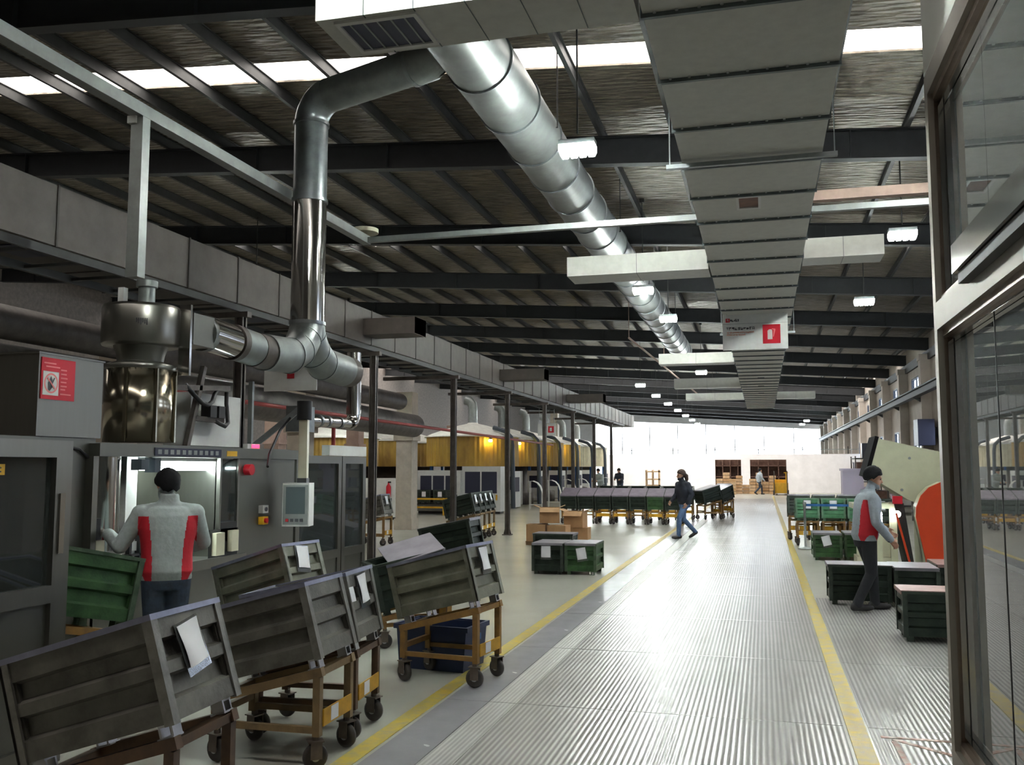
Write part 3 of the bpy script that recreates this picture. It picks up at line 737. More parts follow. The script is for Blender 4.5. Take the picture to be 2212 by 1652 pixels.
p_ = part('switch_box', 'white', (0,.05,3.06,3.17,1.235,1.315)); MB().cyl((.05,3.115,1.275),(.062,3.115,1.275),.022,n=14).build('switch_knob', M['ink'], p_)
p_ = part('stop_box', 'yellow', (0,.05,3.06,3.17,1.12,1.20)); MB().cyl((.05,3.11,1.16),(.075,3.11,1.16),.025,n=14).build('stop_button', M['red'], p_)
part('switch_box', 'cream', (-.10,-.05,.24,.34,1.24,1.31)); part('paper_note', 'paper', (-.10,-.097,.14,.26,1.45,1.60))
MB().tube([(-.08,.25,1.80),(-.05,.35,1.86),(-.05,.5,1.84),(-.05,.6,1.78)],.012,n=8).build('cable', M['black'], mc)
# things of the work area
tag(MB().lathe((0,0,0),[(0,0),(.035,0),(.05,.16),(.046,.16),(.032,.005),(0,.005)],20).build('paper_cup', M['white']), 'white paper cup on the machine table', 'cup').location = (-5.02, 6.42, .87)
fx = thing('work_fixture', 'black metal fixture with bright faces on the machine table, left of the worker', 'fixture', (-5.15, 6.85, .86))
MB().box(-.06,.06,-.16,.16,0,.04).box(-.03,.03,-.13,-.10,.04,.30).box(-.03,.03,.0,.03,.04,.30).box(-.03,.03,-.16,.1,.10,.12).build('stand', M['black'], fx)
MB().box(-.02,.0,-.08,.0,.14,.22).box(-.02,.0,.045,.12,.05,.30).build('bright_face', M['white'], fx)
# glazed doors at the right end of the cell
for y0, y1, dsc in ((3.85, 5.0, 0), (5.02, 5.72, 1)):
    m = MB(); frame_rect(m, -.06, 0, y0, y1, .06, 1.84, .09, .09); m.box(-.06, 0, y0+.09, y1-.09, .62, .72)
    d_o = m.build('guard_door', M['steel'], mc)
    MB().box(-.035,-.027,y0+.08,y1-.08,.71,1.77).build('glass_pane', M['mach_glass'], d_o)
    MB().box(-.05,-.02,y0+.08,y1-.08,.14,.63).build('kick_panel', M['steel_dark'], d_o)
part('interior_lamp', 'tube_lamp', (-.5,-.46,4.05,4.35,1.62,1.645)); part('lining_panel', 'downpipe', (-.80,-.76,3.85,5.70,.1,1.8))
part('cover_panel', 'white', (-.10,.0,4.65,5.72,1.845,1.97))

ub = thing('steel_cabinet', 'stainless cabinet box with a red warning sign, at far left', 'cabinet', (-5.05, 5.55, 1.93))
MB().box(-2.0,0,0,.68,0,.60).build('body', M['steel'], ub)
MB().box(-2.0,.01,-.012,.69,.60,.612).build('lid', M['steel'], ub)
rsg = MB().box(.001,.008,.02,.36,.27,.575).build('warning_sign', M['red'], ub)
MB().box(.008,.011,.035,.19,.30,.475).build('sign_square', M['white'], rsg)
m = MB(); n = 28
v = []
for k in range(n):
    t = 2*math.pi*k/n
    for rr in (.058,.070): v.append((.013, .1125+rr*math.cos(t), .388+rr*1.06*math.sin(t)))
m.add(v, [(2*k, 2*k+1, 2*((k+1) % n)+1, 2*((k+1) % n)) for k in range(n)]); m.build('prohibition_ring', M['pinkprint'], rsg)
MB().bar((.0135,.075,.425),(.0135,.15,.35),.012,.003,up=(1,0,0)).build('prohibition_bar', M['pinkprint'], rsg)
MB().prism([(.085,.34),(.10,.33),(.125,.36),(.128,.40),(.11,.44),(.095,.41),(.08,.39)],'x',.0125,.014).build('flame_mark', M['ink'], rsg)
MB().bar((.013,.10,.34),(.013,.145,.43),.008,.002,up=(1,0,0)).build('match_mark', M['ink'], rsg)
m = MB()
for k, (a, c, z) in enumerate([(.04,.16,.53),(.06,.20,.505),(.21,.27,.49),(.21,.27,.46),(.21,.28,.43),(.21,.27,.40),(.21,.275,.37),(.21,.26,.345),(.21,.32,.31)]):
    m.box(.008,.010,a,c,z,z+.010)
m.build('sign_text', M['pinkprint'], rsg)
MB().box(-1.9,-.02,-.62,.65,-1.93,-.004).build('base_cabinet', M['steel_dark'], ub)

gd = thing('guard_enclosure', 'stainless framed guard door with a glass window at the left edge', 'machine guard', (-4.0, 3.3, 0))
m = MB(); m.box(-.07,0,1.27,1.40,0,1.86); m.box(-.07,0,0,1.27,1.76,1.86); m.box(-.07,0,0,.1,0,1.76); m.box(-.07,0,.1,1.27,.92,1.02); m.box(-.07,0,.1,1.27,.04,.14)
m.build('door_frame', M['steel'], gd)
MB().box(-.045,-.037,.1,1.27,1.02,1.76).build('glass_pane', M['mach_glass'], gd)
MB().box(-.06,-.03,.1,1.27,.14,.92).build('kick_panel', M['steel_dark'], gd)
MB().box(-.9,-.85,.05,1.38,.0,1.86).build('lining_panel', M['downpipe'], gd)
MB().box(-.85,-.07,.0,.04,0,1.86).build('end_cover', M['steel_dark'], gd)
MB().box(-.85,-.07,.04,1.38,1.82,1.86).build('cover_panel', M['steel_dark'], gd)
MB().box(-.80,-.10,.3,1.1,.5,.95).build('inner_fixture', M['steel'], gd)
MB().box(0,.012,1.30,1.34,1.2,1.55).build('handle', M['steel_polish'], gd)
st_ = MB().box(-.036,-.033,.62,.92,1.66,1.72).build('yellow_sticker', M['yellow'], gd)
m = MB()
for k in range(7): yy = .64+.038*k; m.box(-.033,-.0315,yy,yy+.026,1.675,1.682); m.box(-.033,-.0315,yy+.01,yy+.016,1.67,1.71); m.box(-.033,-.0315,yy,yy+.026,1.696,1.703)
m.build('sticker_marks', M['ink'], st_)

tp = thing('operator_panel', 'white operator panel with a screen hanging on a cream arm', 'control panel', (-4.60, 8.84, 1.09), R(14))
MB().box(-.26,.02,0,.22,0,.45).build('case', M['white'], tp)
MB().box(-.25,.01,-.008,0,.02,.43).build('face_plate', M['tube'], tp)
MB().box(-.22,-.02,-.012,-.008,.13,.41).build('screen', M['screen'], tp)
for k in range(4): MB().box(-.22+.05*k,-.19+.05*k,-.016,-.008,.05,.08).build('key', M['red'] if k == 0 else M['ink'], tp)
MB().box(-.14,-.04,.12,.24,.45,.50).build('swivel', M['black'], tp)
MB().bar((-.09,.18,.50),(-.09,.18,1.15),.09,.09).build('arm', M['cream'], tp)
MB().cyl((-.09,.18,1.12),(-.09,.18,1.32),.08,n=18).build('joint', M['black'], tp)
MB().bar((-.09,.18,1.28),(-.6,.1,.84),.06,.06).build('bracket', M['galv_dark'], tp)
MB().tube([(-.2,.2,1.2),(-.3,.0,1.0),(-.32,-.3,.75),(-.28,-.5,.62)],.014,n=8).build('cable', M['black'], tp)
# robot-like tube frame beside the fan
pf = thing('pipe_rack', 'dark bent pipe rack with hoses beside the fan tank', 'rack', (-5.35, 8.05, 1.90))
MB().bar((0,-.25,0),(0,.0,.80),.05,.05).build('stay', M['post'], pf)
MB().bar((0,-.55,.55),(0,.45,.62),.05,.05).build('rail', M['post'], pf)
MB().bar((0,-.15,.28),(0,.35,.28),.05,.05).build('rail', M['post'], pf)
MB().tube([(0,-.3,.6),(.05,-.22,.5),(.06,-.1,.43),(.05,.02,.42),(.03,.12,.46),(.0,.2,.54),(0,.28,.60),(0,.40,.62)],.022,n=10).build('hose', M['black'], pf)
MB().tube([(0,.2,.28),(.05,.24,.24),(.06,.31,.22),(.05,.38,.26),(.02,.41,.36),(0,.42,.46),(0,.42,.58)],.022,n=10).build('hose', M['black'], pf)
for yy_ in (.05,.2): MB().box(-.05,.06,yy_,yy_+.11,.30,.42).build('valve_block', M['black'], pf)
tag(MB().box(-5.75,-5.45,8.0,8.9,1.92,2.45).build('white_housing', M['white']), 'white sheet metal housing on the cell roof behind the pipe rack', 'housing')
me_ = thing('upright_bar', 'thin bright upright bar on the cell roof left of the elbow pipe', 'bar', (-5.5, 9.2, 1.91)); MB().box(-.025,.025,-.02,.02,0,.75).build('bar', M['galv'], me_); MB().box(-.06,.06,-.06,.06,0,.02).build('foot', M['galv'], me_)

# ------------------------------------------------------------------ bins and carts
BL, BW, BH = .72, .50, .42
def side_prof(depth):   # outward offset (negative = inside) against height
    return [(0,.0),(0,.082),(-.03,.098),(-.034,.170),(0,.184),(0,.232),(-.03,.248),(-.034,.312),(0,.326),(0,BH),(-.045,BH),(-.045,0)]
def bin_meshes(kind):
    body, trim = BIN[kind]
    hx, hy = BL/2, BW/2
    r_ = {}
    p = side_prof(0)
    r_['side'] = MB().prism([(-hy-o_, z) for o_, z in p], 'x', -hx+.012, hx-.012).mesh('side_panel', body)
    r_['side2'] = MB().prism([(hy+o_, z) for o_, z in p], 'x', -hx+.012, hx-.012).mesh('side_panel', body)
    r_['end'] = MB().prism([(hx+o_, z) for o_, z in p], 'y', -hy+.012, hy-.012).mesh('end_panel', body)
    r_['end2'] = MB().prism([(-hx-o_, z) for o_, z in p], 'y', -hy+.012, hy-.012).mesh('end_panel', body)
    r_['floor'] = MB().box(-hx+.045,hx-.045,-hy+.045,hy-.045,.01,.025).mesh('bin_floor', body)
    r_['post'] = MB().box(-.036,.008,-.008,.006,-.01,BH+.004).box(-.006,.008,-.008,.036,-.01,BH+.004).mesh('corner_post', trim)
    rim = MB(); rim.box(-hx-.01,hx+.01,-hy-.01,-hy+.022,BH-.014,BH+.01); rim.box(-hx-.01,hx+.01,hy-.022,hy+.01,BH-.014,BH+.01)
    rim.box(-hx-.01,-hx+.022,-hy+.022,hy-.022,BH-.014,BH+.01); rim.box(hx-.022,hx+.01,-hy+.022,hy-.022,BH-.014,BH+.01)
    r_['rim'] = rim.mesh('rim', RIM if kind in ('grey','olive') else trim)
    r_['foot'] = MB().box(-.035,.035,-.03,.03,-.012,0).box(-.035,-.025,-.03,.03,-.055,-.012).box(-.045,.03,-.035,.035,-.06,-.052).box(.02,.03,-.03,.03,-.052,-.012).mesh('foot', M['foot'] if kind in ('grey','olive') else trim)
    return r_
def paper_mesh():
    m = MB(); nx, nz = 6, 7; v = []
    for i in range(nx+1):
        for j in range(nz+1):
            yy = -.075+.15*i/nx; zz = -.09+.18*j/nz; v.append((.006+.0035*math.sin(i*.9)+.004*math.sin(j*.6+i*.5), yy, zz))
    q = lambda i, j: i*(nz+1)+j
    m.add(v, [(q(i,j),q(i+1,j),q(i+1,j+1),q(i,j+1)) for i in range(nx) for j in range(nz)], True)
    m.add([(x-.0015,y,z) for x,y,z in v], [(q(i,j),q(i,j+1),q(i+1,j+1),q(i+1,j)) for i in range(nx) for j in range(nz)], True)
    return m.mesh('paper', M['paper'])
def add_bin(label, kind, loc, yaw, tilt=0, paper=None, lid=None, group=None, z_off=0, lidrot=0, feet=True):
    mm = cached(('bin', kind), lambda: bin_meshes(kind))
    t = thing('parts_bin', label, 'bin', loc, R(yaw), group, R(tilt))
    hx, hy = BL/2, BW/2
    inst(mm['side'],'side_panel',t); inst(mm['side2'],'side_panel',t); inst(mm['end'],'end_panel',t); inst(mm['end2'],'end_panel',t)
    inst(mm['floor'],'bin_floor',t); inst(mm['rim'],'rim',t)
    for (sx, sy, rz) in ((1,-1,0),(1,1,90),(-1,1,180),(-1,-1,270)):
        inst(mm['post'],'corner_post',t,(sx*hx,sy*hy,0),(0,0,R(rz)))
        if feet: inst(mm['foot'],'foot',t,(sx*(hx-.06),sy*(hy-.06),0),(0,0,R(rz)))
    if paper:
        yy, zz, rr = paper
        pk = inst(cached('pocket', lambda: MB().box(.004,.006,-.088,.088,-.125,.10).mesh('label_pocket', M['clear'])),'label_pocket',t,(hx+.004,yy,zz),(R(rr),0,0))
        inst(cached('paper', paper_mesh),'paper',t,(hx+.012,yy,zz),(R(rr),0,0))
    if lid:
        lm = cached(('lid',lid), lambda: MB().box(-hx-.02,hx+.02,-hy+.0,hy-.0,0,.008).box(-hx-.022,-hx-.014,-hy+.0,hy-.0,-.03,0).box(hx+.014,hx+.022,-hy+.0,hy-.0,-.03,0).mesh('lid', LID[lid]))
        inst(lm,'lid',t,(0,0,BH+.011),(R(lidrot),0,0))
    return t
def wheel_meshes():
    w_ = MB(); w_.lathe((0,0,0),[(.02,-.018),(.05,-.02),(.068,-.016),(.072,0),(.068,.016),(.05,.02),(.02,.018)],24)
    hub = MB().cyl((0,0,-.026),(0,0,.026),.024,n=14)
    fork = MB().box(-.03,.035,-.036,-.031,-.01,.085).box(-.03,.035,.031,.036,-.01,.085).box(-.045,.045,-.04,.04,.083,.09).cyl((.0,0,.09),(0,0,.11),.02,n=12)
    return w_.mesh('tyre', M['rubber']), hub.mesh('hub', M['foot']), fork.mesh('fork', M['cast'])
WM = wheel_meshes()
def add_cart(label, paint, loc, yaw, zc, tilt, group=None, plate=True, tag_=True, pe=1):
    """tilting cart; zc: height of the bin floor at the middle, the top rails follow the tilt"""
    t = thing('bin_cart', label, 'cart', (loc[0], loc[1], 0), R(yaw), group)
    pm = CART[paint]; tz = math.tan(R(tilt)); hx, hy = .32, .215; zr = zc-.085
    zt = lambda x: zr + x*tz
    for sx in (-1, 1):
        for sy in (-1, 1):
            MB().box(sx*hx-.022,sx*hx+.022,sy*hy-.022,sy*hy+.022,.185,zt(sx*hx)-.025).build('leg', pm, t)
            c_ = inst(WM[2],'caster',t,(sx*(hx-.01),sy*hy,.074),(0,0,R(random.choice((-20,10,35,160)))))
            inst(WM[0],'tyre',c_,(.0,0,0),(R(90),0,0)); inst(WM[1],'hub',c_,(0,0,0),(R(90),0,0))
    for sy in (-1, 1):
        MB().bar((-hx-.03,sy*hy,zt(-hx-.03)),(hx+.03,sy*hy,zt(hx+.03)),.045,.05).build('support_rail', pm, t)
        MB().box(-hx+.022,hx-.022,sy*hy-.016,sy*hy+.016,.20,.235).build('tie_rail', pm, t)
    for sx in (-1, 1):
        MB().box(sx*hx-.02,sx*hx+.02,-hy+.0225,hy-.0225,zt(sx*hx)-.02,zt(sx*hx)+.02).build('cross_rail', pm, t)
    if plate:
        MB().box(pe*(hx+.022),pe*(hx+.03),-hy+.02,hy-.02,.235,.33).build('end_plate', M['yellow_plate'], t)
        if tag_: MB().box(pe*(hx+.0305),pe*(hx+.0325),-.10,.0,.245,.325).build('tag', M['paper'], t)
    MB().box(-hx-.016,-hx+.016,-hy+.0225,hy-.0225,.26,.30).build('cross_rail', pm, t)
    return t
def bin_on_cart(bl, cl, kind, paint, x, y, z, yaw, tilt, paper=None, lid=None, bg_=None, cg=None, **k):
    add_bin(bl, kind, (x, y, z), yaw, tilt, paper, lid, bg_)
    add_cart(cl, paint, (x, y), yaw, z, tilt, cg, **k)
# near row of tilted bins on carts beside the aisle
G1 = 'tilted bins along the aisle'; G2 = 'carts along the aisle'
bin_on_cart('nearest dark grey ribbed steel bin with a paper label, bottom left', 'rusty cart under the nearest grey bin, bottom left', 'grey', 'rust', -2.608, 3.50, .60, 1.9, 17, (-.02,.275,9), None, G1, G2, plate=False)
bin_on_cart('second grey ribbed steel bin, small red tag, behind the nearest bin', 'tan cart with a yellow end plate under the second grey bin', 'grey', 'tan', -2.80, 5.14, .534, 1.4, 15.3, None, None, G1, G2)
bin_on_cart('third grey steel bin with a hanging paper label, touching the second bin', 'rusty cart under the third bin of the aisle row', 'grey', 'rust', -2.865, 5.717, .538, 4.9, 12.4, (.0,.30,3), None, G1, G2)
bin_on_cart('olive grey bin tilted on an ochre cart above a blue crate', 'ochre wheeled cart standing over a blue crate beside the yellow line', 'olive', 'ochre', -2.477, 7.287, .588, -7.4, 14.6, (.02,.30,0), None, G1, G2)
bin_on_cart('olive bin with a white paper label behind the second bin, by the worker', 'cart hidden under the olive bin by the worker', 'olive', 'tan', -3.948, 7.088, .57, -8.1, 17, (-.02,.30,-8), None, G1, G2)
bin_on_cart('green ribbed bin leaning right beside the worker', 'yellow cart under the green leaning bin beside the worker', 'green', 'ochre', -4.486, 5.214, .735, 75.8, -12.5, None, None, G1, G2, plate=False)
MB_ = MB().box(0,.002,-.03,.03,-.045,.045)
o = MB_.build('paper_tag', M['paper']); o.location = (-2.80+.36, 5.30, .93); o.rotation_euler = (0, R(-15), 0); tag(o, 'small white tag on the end of the second grey bin', 'tag')
# bin with a loose sheet behind the olive one
bin_on_cart('dark bin under a loose metal sheet, behind the olive bin', 'yellow cart under the dark bin with the loose sheet', 'dark', 'ochre', -3.36, 8.66, .43, 36, 12, None, None, G1, G2)
v_ = [(-3.42,8.27,.77),(-2.99,8.57,.92),(-3.27,8.93,1.04),(-3.71,8.63,.90)]
c_ = Vector((-3.35,8.6,.9)); m = MB(); vv = [Vector(p)-c_ for p in v_]
m.add(vv+[p-Vector((-.1,-.15,1)).normalized()*(-.008) for p in vv], [(0,1,2,3),(7,6,5,4),(0,4,5,1),(1,5,6,2),(2,6,7,3),(3,7,4,0)])
m.bar(vv[1]+Vector((0,0,-.012)), vv[2]+Vector((0,0,-.012)), .02, .025)
o = m.build('metal_sheet', LID['grey']); o.location = c_; tag(o, 'loose grey metal sheet lying tilted on a bin behind the olive bin', 'sheet')
bin_on_cart('black green bin right behind the sheet covered bin', 'cart under the black green bin behind the sheet', 'dark', 'rust', -4.1, 12.2, .52, 0, 12, None, 'grey', G1, G2)
cr_ = thing('plastic_crate', 'dark blue plastic crate on the floor under the ochre cart', 'crate', (-2.72, 7.75, 0), R(-7))
MB().prism([(-.30,.0),(.30,0),(.33,.36),(.30,.36),(.275,.02),(-.275,.02),(-.30,.36),(-.33,.36)],'y',-.2,.2).build('body', M['navy_plastic'], cr_)
for yy in (-.2,.2): MB().prism([(-.30,.0),(.30,0),(.33,.36),(-.33,.36)],'y',yy-.012,yy+.012).build('end_wall', M['navy_plastic'], cr_)
MB().box(-.35,.35,-.23,-.205,.33,.37).box(-.35,.35,.205,.23,.33,.37).box(-.35,-.325,-.205,.205,.33,.37).box(.325,.35,-.205,.205,.33,.37).build('rim', M['navy_plastic'], cr_)
MB().box(.30,.345,-.06,.06,.24,.29).build('handle', M['blue'], cr_)
# two bins on the floor in the middle, one behind
add_bin('dark floor bin with a paper label, left of the two in the middle', 'dark', (-3.37, 15.02, .06), -90, 0, (-.02,.30,0), 'grey', 'floor bins in the middle')
add_bin('green floor bin with a tilted paper label, right of the two in the middle', 'green', (-2.84, 15.06, .06), -90, 0, (.02,.28,10), 'grey', 'floor bins in the middle')
add_bin('grey lidded bin standing behind the two floor bins in the middle', 'dark', (-3.75, 17.0, .06), 0, 0, None, 'grey', 'floor bins in the middle')
# four black bins in the left middle, one olive further left
for k, n in enumerate(('first','second','third','fourth')):
    bin_on_cart('%s of the black tilted bins behind the left steel post' % n, 'cart under the %s black tilted bin behind the left post' % n, 'dark', 'tan', -6.75-.05*k, 20.7+.58*k, .62, 0, 14, (0,.29,0), None, 'black tilted bins', 'carts of the black bins')
bin_on_cart('dark olive bin with a white label beside the glazed machine door', 'tan cart under the dark olive bin by the glazed door', 'grey', 'ochre', -8.35, 19.2, .62, 0, 13, (0,.29,0))
# long row across the middle, low ends towards the camera
ords = ['first','second','third','fourth','fifth','sixth','seventh']
for k in range(7):
    bin_on_cart('%s bin from the left in the front row across the middle' % ords[k], 'cart of the %s bin from the left, front middle row' % ords[k], 'green' if k == 5 else 'dark', 'ochre', -5.75+.525*k, 28.35, .55, 90, 16, None, 'purple', 'front middle row of bins', 'front middle row of carts', pe=-1, plate=(k not in (1,4)), tag_=False)
    if k < 6: bin_on_cart('%s bin from the left in the back row across the middle' % ords[k], 'cart of the %s bin from the left, back middle row' % ords[k], 'dark', 'ochre', -5.1+.53*k, 30.9, .60, 90, 12, None, None, 'back middle row of bins', 'back middle row of carts', pe=-1, tag_=False)
for k, (x, y, yw) in enumerate(((-1.75,31.5,40),(-1.35,32.4,60),(-1.4,34.2,80))):
    bin_on_cart('%s angled dark bin at the right end of the middle rows, behind the walking person' % ords[k], 'cart of the %s angled dark bin behind the walking person' % ords[k], 'dark', 'ochre', x, y, .62, yw, 14, None, 'grey', 'angled bins', 'carts of the angled bins')
# right side
for k in range(3):
    bin_on_cart('%s bright green bin with a label in the row right of the aisle' % ords[k], 'cart with yellow plates under the %s bright green bin' % ords[k], 'bright', 'ochre', .92+.54*k, 21.75, .56, -90, 8, (0,.29,0), None, 'bright green bins', 'carts of the bright green bins')
    bin_on_cart('%s dark bin in the row behind the bright green bins' % ords[k], 'cart under the %s dark bin behind the green ones' % ords[k], 'dark', 'ochre', .80+.56*k, 23.4, .58, -90, 10, None, 'grey', 'dark bins behind the green', 'carts of the dark bins behind')
bin_on_cart('dark bin with a paper label just right of the man in grey', 'cart under the dark bin right of the man', 'dark', 'ochre', 2.28, 20.4, .60, -90, 8, (0,.29,0))
add_bin('green floor bin with a slanted paper label by the right yellow line', 'green', (1.12, 18.55, .06), -90, 0, (-.02,.30,14), 'grey', 'floor bins on the right')
add_bin('green floor bin half hidden behind the man in grey', 'green', (1.68, 18.7, .06), -90, 0, None, 'grey', 'floor bins on the right')
add_bin('dark green lidded floor bin behind the legs of the man in grey', 'dark', (1.13, 12.62, .06), 0, 0, None, 'grey', 'floor bins on the right')
add_bin('dark green lidded floor bin right of the man, under the red guard', 'dark', (1.76, 12.55, .06), -90, 0, None, 'grey', 'floor bins on the right')
add_bin('floor bin with a pinkish lid in front of the red machine', 'dark', (2.32, 13.05, .06), -90, 0, None, 'pink', 'floor bins on the right')
add_bin('dark green floor bin with a pink lid next to the glass booth', 'dark', (1.66, 10.18, .06), 0, 0, None, 'pink', 'floor bins on the right')
# barrier
ba = thing('belt_barrier', 'grey post with a blue belt in front of the green bins', 'barrier', (.83, 20.67, 0))
MB().lathe((0,0,0),[(0,.0),(.16,.0),(.16,.015),(.05,.04),(.025,.05),(.025,.88),(.035,.89),(.035,.97),(0,.98)],20).build('post', M['galv'], ba)
MB().box(.03,1.03,-.003,.003,.89,.94).build('belt', M['blue'], ba)
MB().lathe((1.05,0,0),[(0,.0),(.16,.0),(.16,.015),(.05,.04),(.025,.05),(.025,.88),(.035,.89),(.035,.97),(0,.98)],20).build('post', M['galv'], ba)

# cardboard boxes and pallet
tag(MB().box(-.55,.55,-.4,.4,.06,.09).box(-.55,.55,-.38,-.28,0,.06).box(-.55,.55,-.05,.05,0,.06).box(-.55,.55,.28,.38,0,.06).build('pallet', M['timber']), 'low wooden pallet under the cardboard boxes', 'pallet').location = (-4.55, 20.45, 0)
def carton(label, x, y, z, a, b_, h, rz, open_=False, rx=0):
    t = thing('cardboard_box', label, 'box', (x,y,z), R(rz), 'cardboard boxes'); t.rotation_euler = (R(rx), 0, R(rz))
    m = MB(); m.box(-a/2,a/2,-b_/2,-b_/2+.008,0,h); m.box(-a/2,a/2,b_/2-.008,b_/2,0,h); m.box(-a/2,-a/2+.008,-b_/2+.008,b_/2-.008,0,h); m.box(a/2-.008,a/2,-b_/2+.008,b_/2-.008,0,h); m.box(-a/2+.008,a/2-.008,-b_/2+.008,b_/2-.008,0,.008)
    m.build('carton', M['wood_box'], t)
    if open_:
        for sx in (-1,1): MB().bar((sx*a/2,0,h),(sx*(a/2+.13),0,h+.05),b_*.96,.006,up=(0,0,1)).build('flap', M['wood_in'], t)
        MB().bar((0,-b_/2,h),(0,-b_/2-.10,h-.10),a*.96,.006).build('flap', M['wood_in'], t)
    else: MB().box(-a/2,a/2,-b_/2,b_/2,h,h+.008).build('lid_flaps', M['wood_box'], t); MB().box(-.03,.03,-b_/2-.001,b_/2+.001,h+.008,h+.010).build('tape', M['wood_in'], t)
carton('brown cardboard box at the left foot of the pile', -4.86, 20.15, .09, .42, .40, .36, 4)
carton('lighter cardboard box at the middle of the pile bottom', -4.38, 20.2, .09, .42, .40, .34, -5)
carton('open cardboard box tipped on top of the pile, left', -4.62, 20.35, .48, .44, .36, .34, 12, True, 0)
carton('open cardboard box on the right of the pile', -4.12, 20.8, .36, .44, .38, .36, -6, True, 0)
carton('cardboard box under the right open one', -4.05, 20.85, .09, .46, .42, .26, 0)

# ------------------------------------------------------------------ red and beige machine on the right
rm = thing('drum_feeder', 'beige tilted hopper machine with a red rounded guard', 'machine', (2.3, 16.0, 0))
hop = MB().prism([(-.52,2.17),(.02,2.04),(1.05,1.80),(1.0,1.05),(.0,1.16),(-.10,1.20),(-.68,1.58)],'y',-.12,.78).build('hopper', M['beige_m'], rm)
MB().bar((-.70,.33,1.56),(-.52,.33,2.20),.92,.06,up=(1,0,0)).build('hopper_lip', M['matte'], rm)
for x, z in ((-.05,1.85),(.25,1.22),(-.18,1.35)): MB().cyl((x,-.135,z),(x,-.12,z),.022,n=10).build('bolt', M['galv_dark'], hop)
prof = [(.10,.10),(.02,.55),(-.05,.95),(-.04,1.10),(.03,1.27),(.15,1.40),(.32,1.48),(.52,1.50),(.75,1.45),(.95,1.32),(1.08,1.12),(1.12,.9),(1.10,.10)]
MB().prism(prof,'y',-.55,-.50).build('guard_plate', M['red_m'], rm)
m = MB()
for (a, c), (d, e) in zip(prof[:-1], prof[1:]): m.bar((a,-.36,c),(d,-.36,e),.30,.02,up=(0,1,0)) if False else m.add([(a,-.50,c),(d,-.50,e),(d,-.22,e),(a,-.22,c),(a*.98+.02,-.50,c),(d*.98+.02,-.50,e),(d*.98+.02,-.22,e),(a*.98+.02,-.22,c)],[(0,1,2,3),(7,6,5,4),(0,4,5,1),(1,5,6,2),(2,6,7,3),(3,7,4,0)])
m.build('guard_rim', M['beige_m'], rm)
MB().prism([(-.16,.15),(-.07,.15),(-.20,1.15),(-.34,1.15)],'y',-.40,.30).build('dark_gap_block', M['black'], rm)  # black block put in for the dark gap by the drum
MB().bar((-.14,-.44,.2),(-.32,-.44,1.0),.04,.03).build('red_strip', M['red_m'], rm)
for x in (-.40,-.62): MB().box(x,x+.10,-.35,-.25,0,1.16).build('leg', M['beige_m'], rm)
MB().box(-.95,-.28,-.36,.3,1.06,1.14).build('shelf', M['beige_m'], rm)
MB().box(-.90,-.32,-.3,.25,0,.30).box(-.86,-.40,-.25,.2,.30,.75).build('drive_housing', M['cream'], rm)
MB().box(.1,1.1,-.15,.75,0,1.1).build('base', M['beige_m'], rm)
MB().cyl((-.30,-.37,.98),(-.30,-.40,.98),.055,n=18).build('work_light', M['tube_lamp'], rm)
for k in range(3): MB().box(-.56,-.52,-.42,-.40,.84+.06*k,.885+.06*k).build('indicator_light', M['tube_lamp'], rm)
MB().box(-.36,-.22,-.45,-.36,1.14,1.26).build('red_box', M['red'], rm)
tag(MB().box(1.95,2.45,25.0,25.6,0,1.62).box(1.92,2.48,24.97,25.63,1.62,1.68).build('sheet_cabinet', M['lavender']), 'lavender sheet metal cabinet behind the head of the man in grey', 'cabinet')

# shelving and boxes along the right wall
for k, (y, dsc) in enumerate(((30,'nearest one'),(36,'second one'),(43,'third one'),(51,'farthest one'))):
    rk = thing('storage_rack', 'dark storage rack along the right wall, '+dsc, 'rack', (4.6, y, 0), group='racks by the right wall')
    for sx in (0,1.2):
        for sy in (0,2.4): MB().box(sx,sx+.06,sy,sy+.06,0,2.3).build('upright', M['post'], rk)
    for z in (.3,.95,1.6,2.15):
        MB().box(0,1.26,0,2.46,z,z+.05).build('shelf', M['purlin'], rk)
    for z in (.35,1.0,1.65):
        for q in range(3):
            c_ = [M['lavender'], M['navy_plastic'], M['white'], M['shelf_brown']][(k+q+int(z*3)) % 4]
            bx = tag(MB().box(-.25,.25,-.3,.3,0,.32).box(-.27,.27,-.32,-.28,.28,.34).box(-.27,.27,.28,.32,.28,.34).box(-.27,-.23,-.28,.28,.28,.34).box(.23,.27,-.28,.28,.28,.34).build('storage_box', c_), 'storage box on the %s rack by the right wall, %s shelf, %s place' % (dsc.split()[0], {.35:'low',1.0:'middle',1.65:'top'}[z], ('near','centre','far')[q]), 'box', 'boxes on the right racks')
            bx.location = (4.95, y+.45+.78*q, z+.001)
ld_ = thing('wall_box', 'large dark box hanging high on the right wall behind the booth post', 'box', (5.75, 38.2, 2.55)); MB().box(0,.6,0,1.0,0,1.0).build('case', M['panel_dark'], ld_); MB().box(.6,.74,.3,.7,.3,.7).build('bracket', M['purlin'], ld_)
ld_ = thing('wall_speaker', 'small black speaker box on the right wall above the racks', 'speaker', (5.5, 56.5, 2.2)); MB().box(0,.55,0,.5,0,.9).build('case', M['black'], ld_); MB().cyl((.27,-.02,.3),(.27,0,.3),.18,n=18).build('cone', M['purlin'], ld_); MB().box(.55,1.0,.2,.3,.4,.5).build('bracket', M['purlin'], ld_)

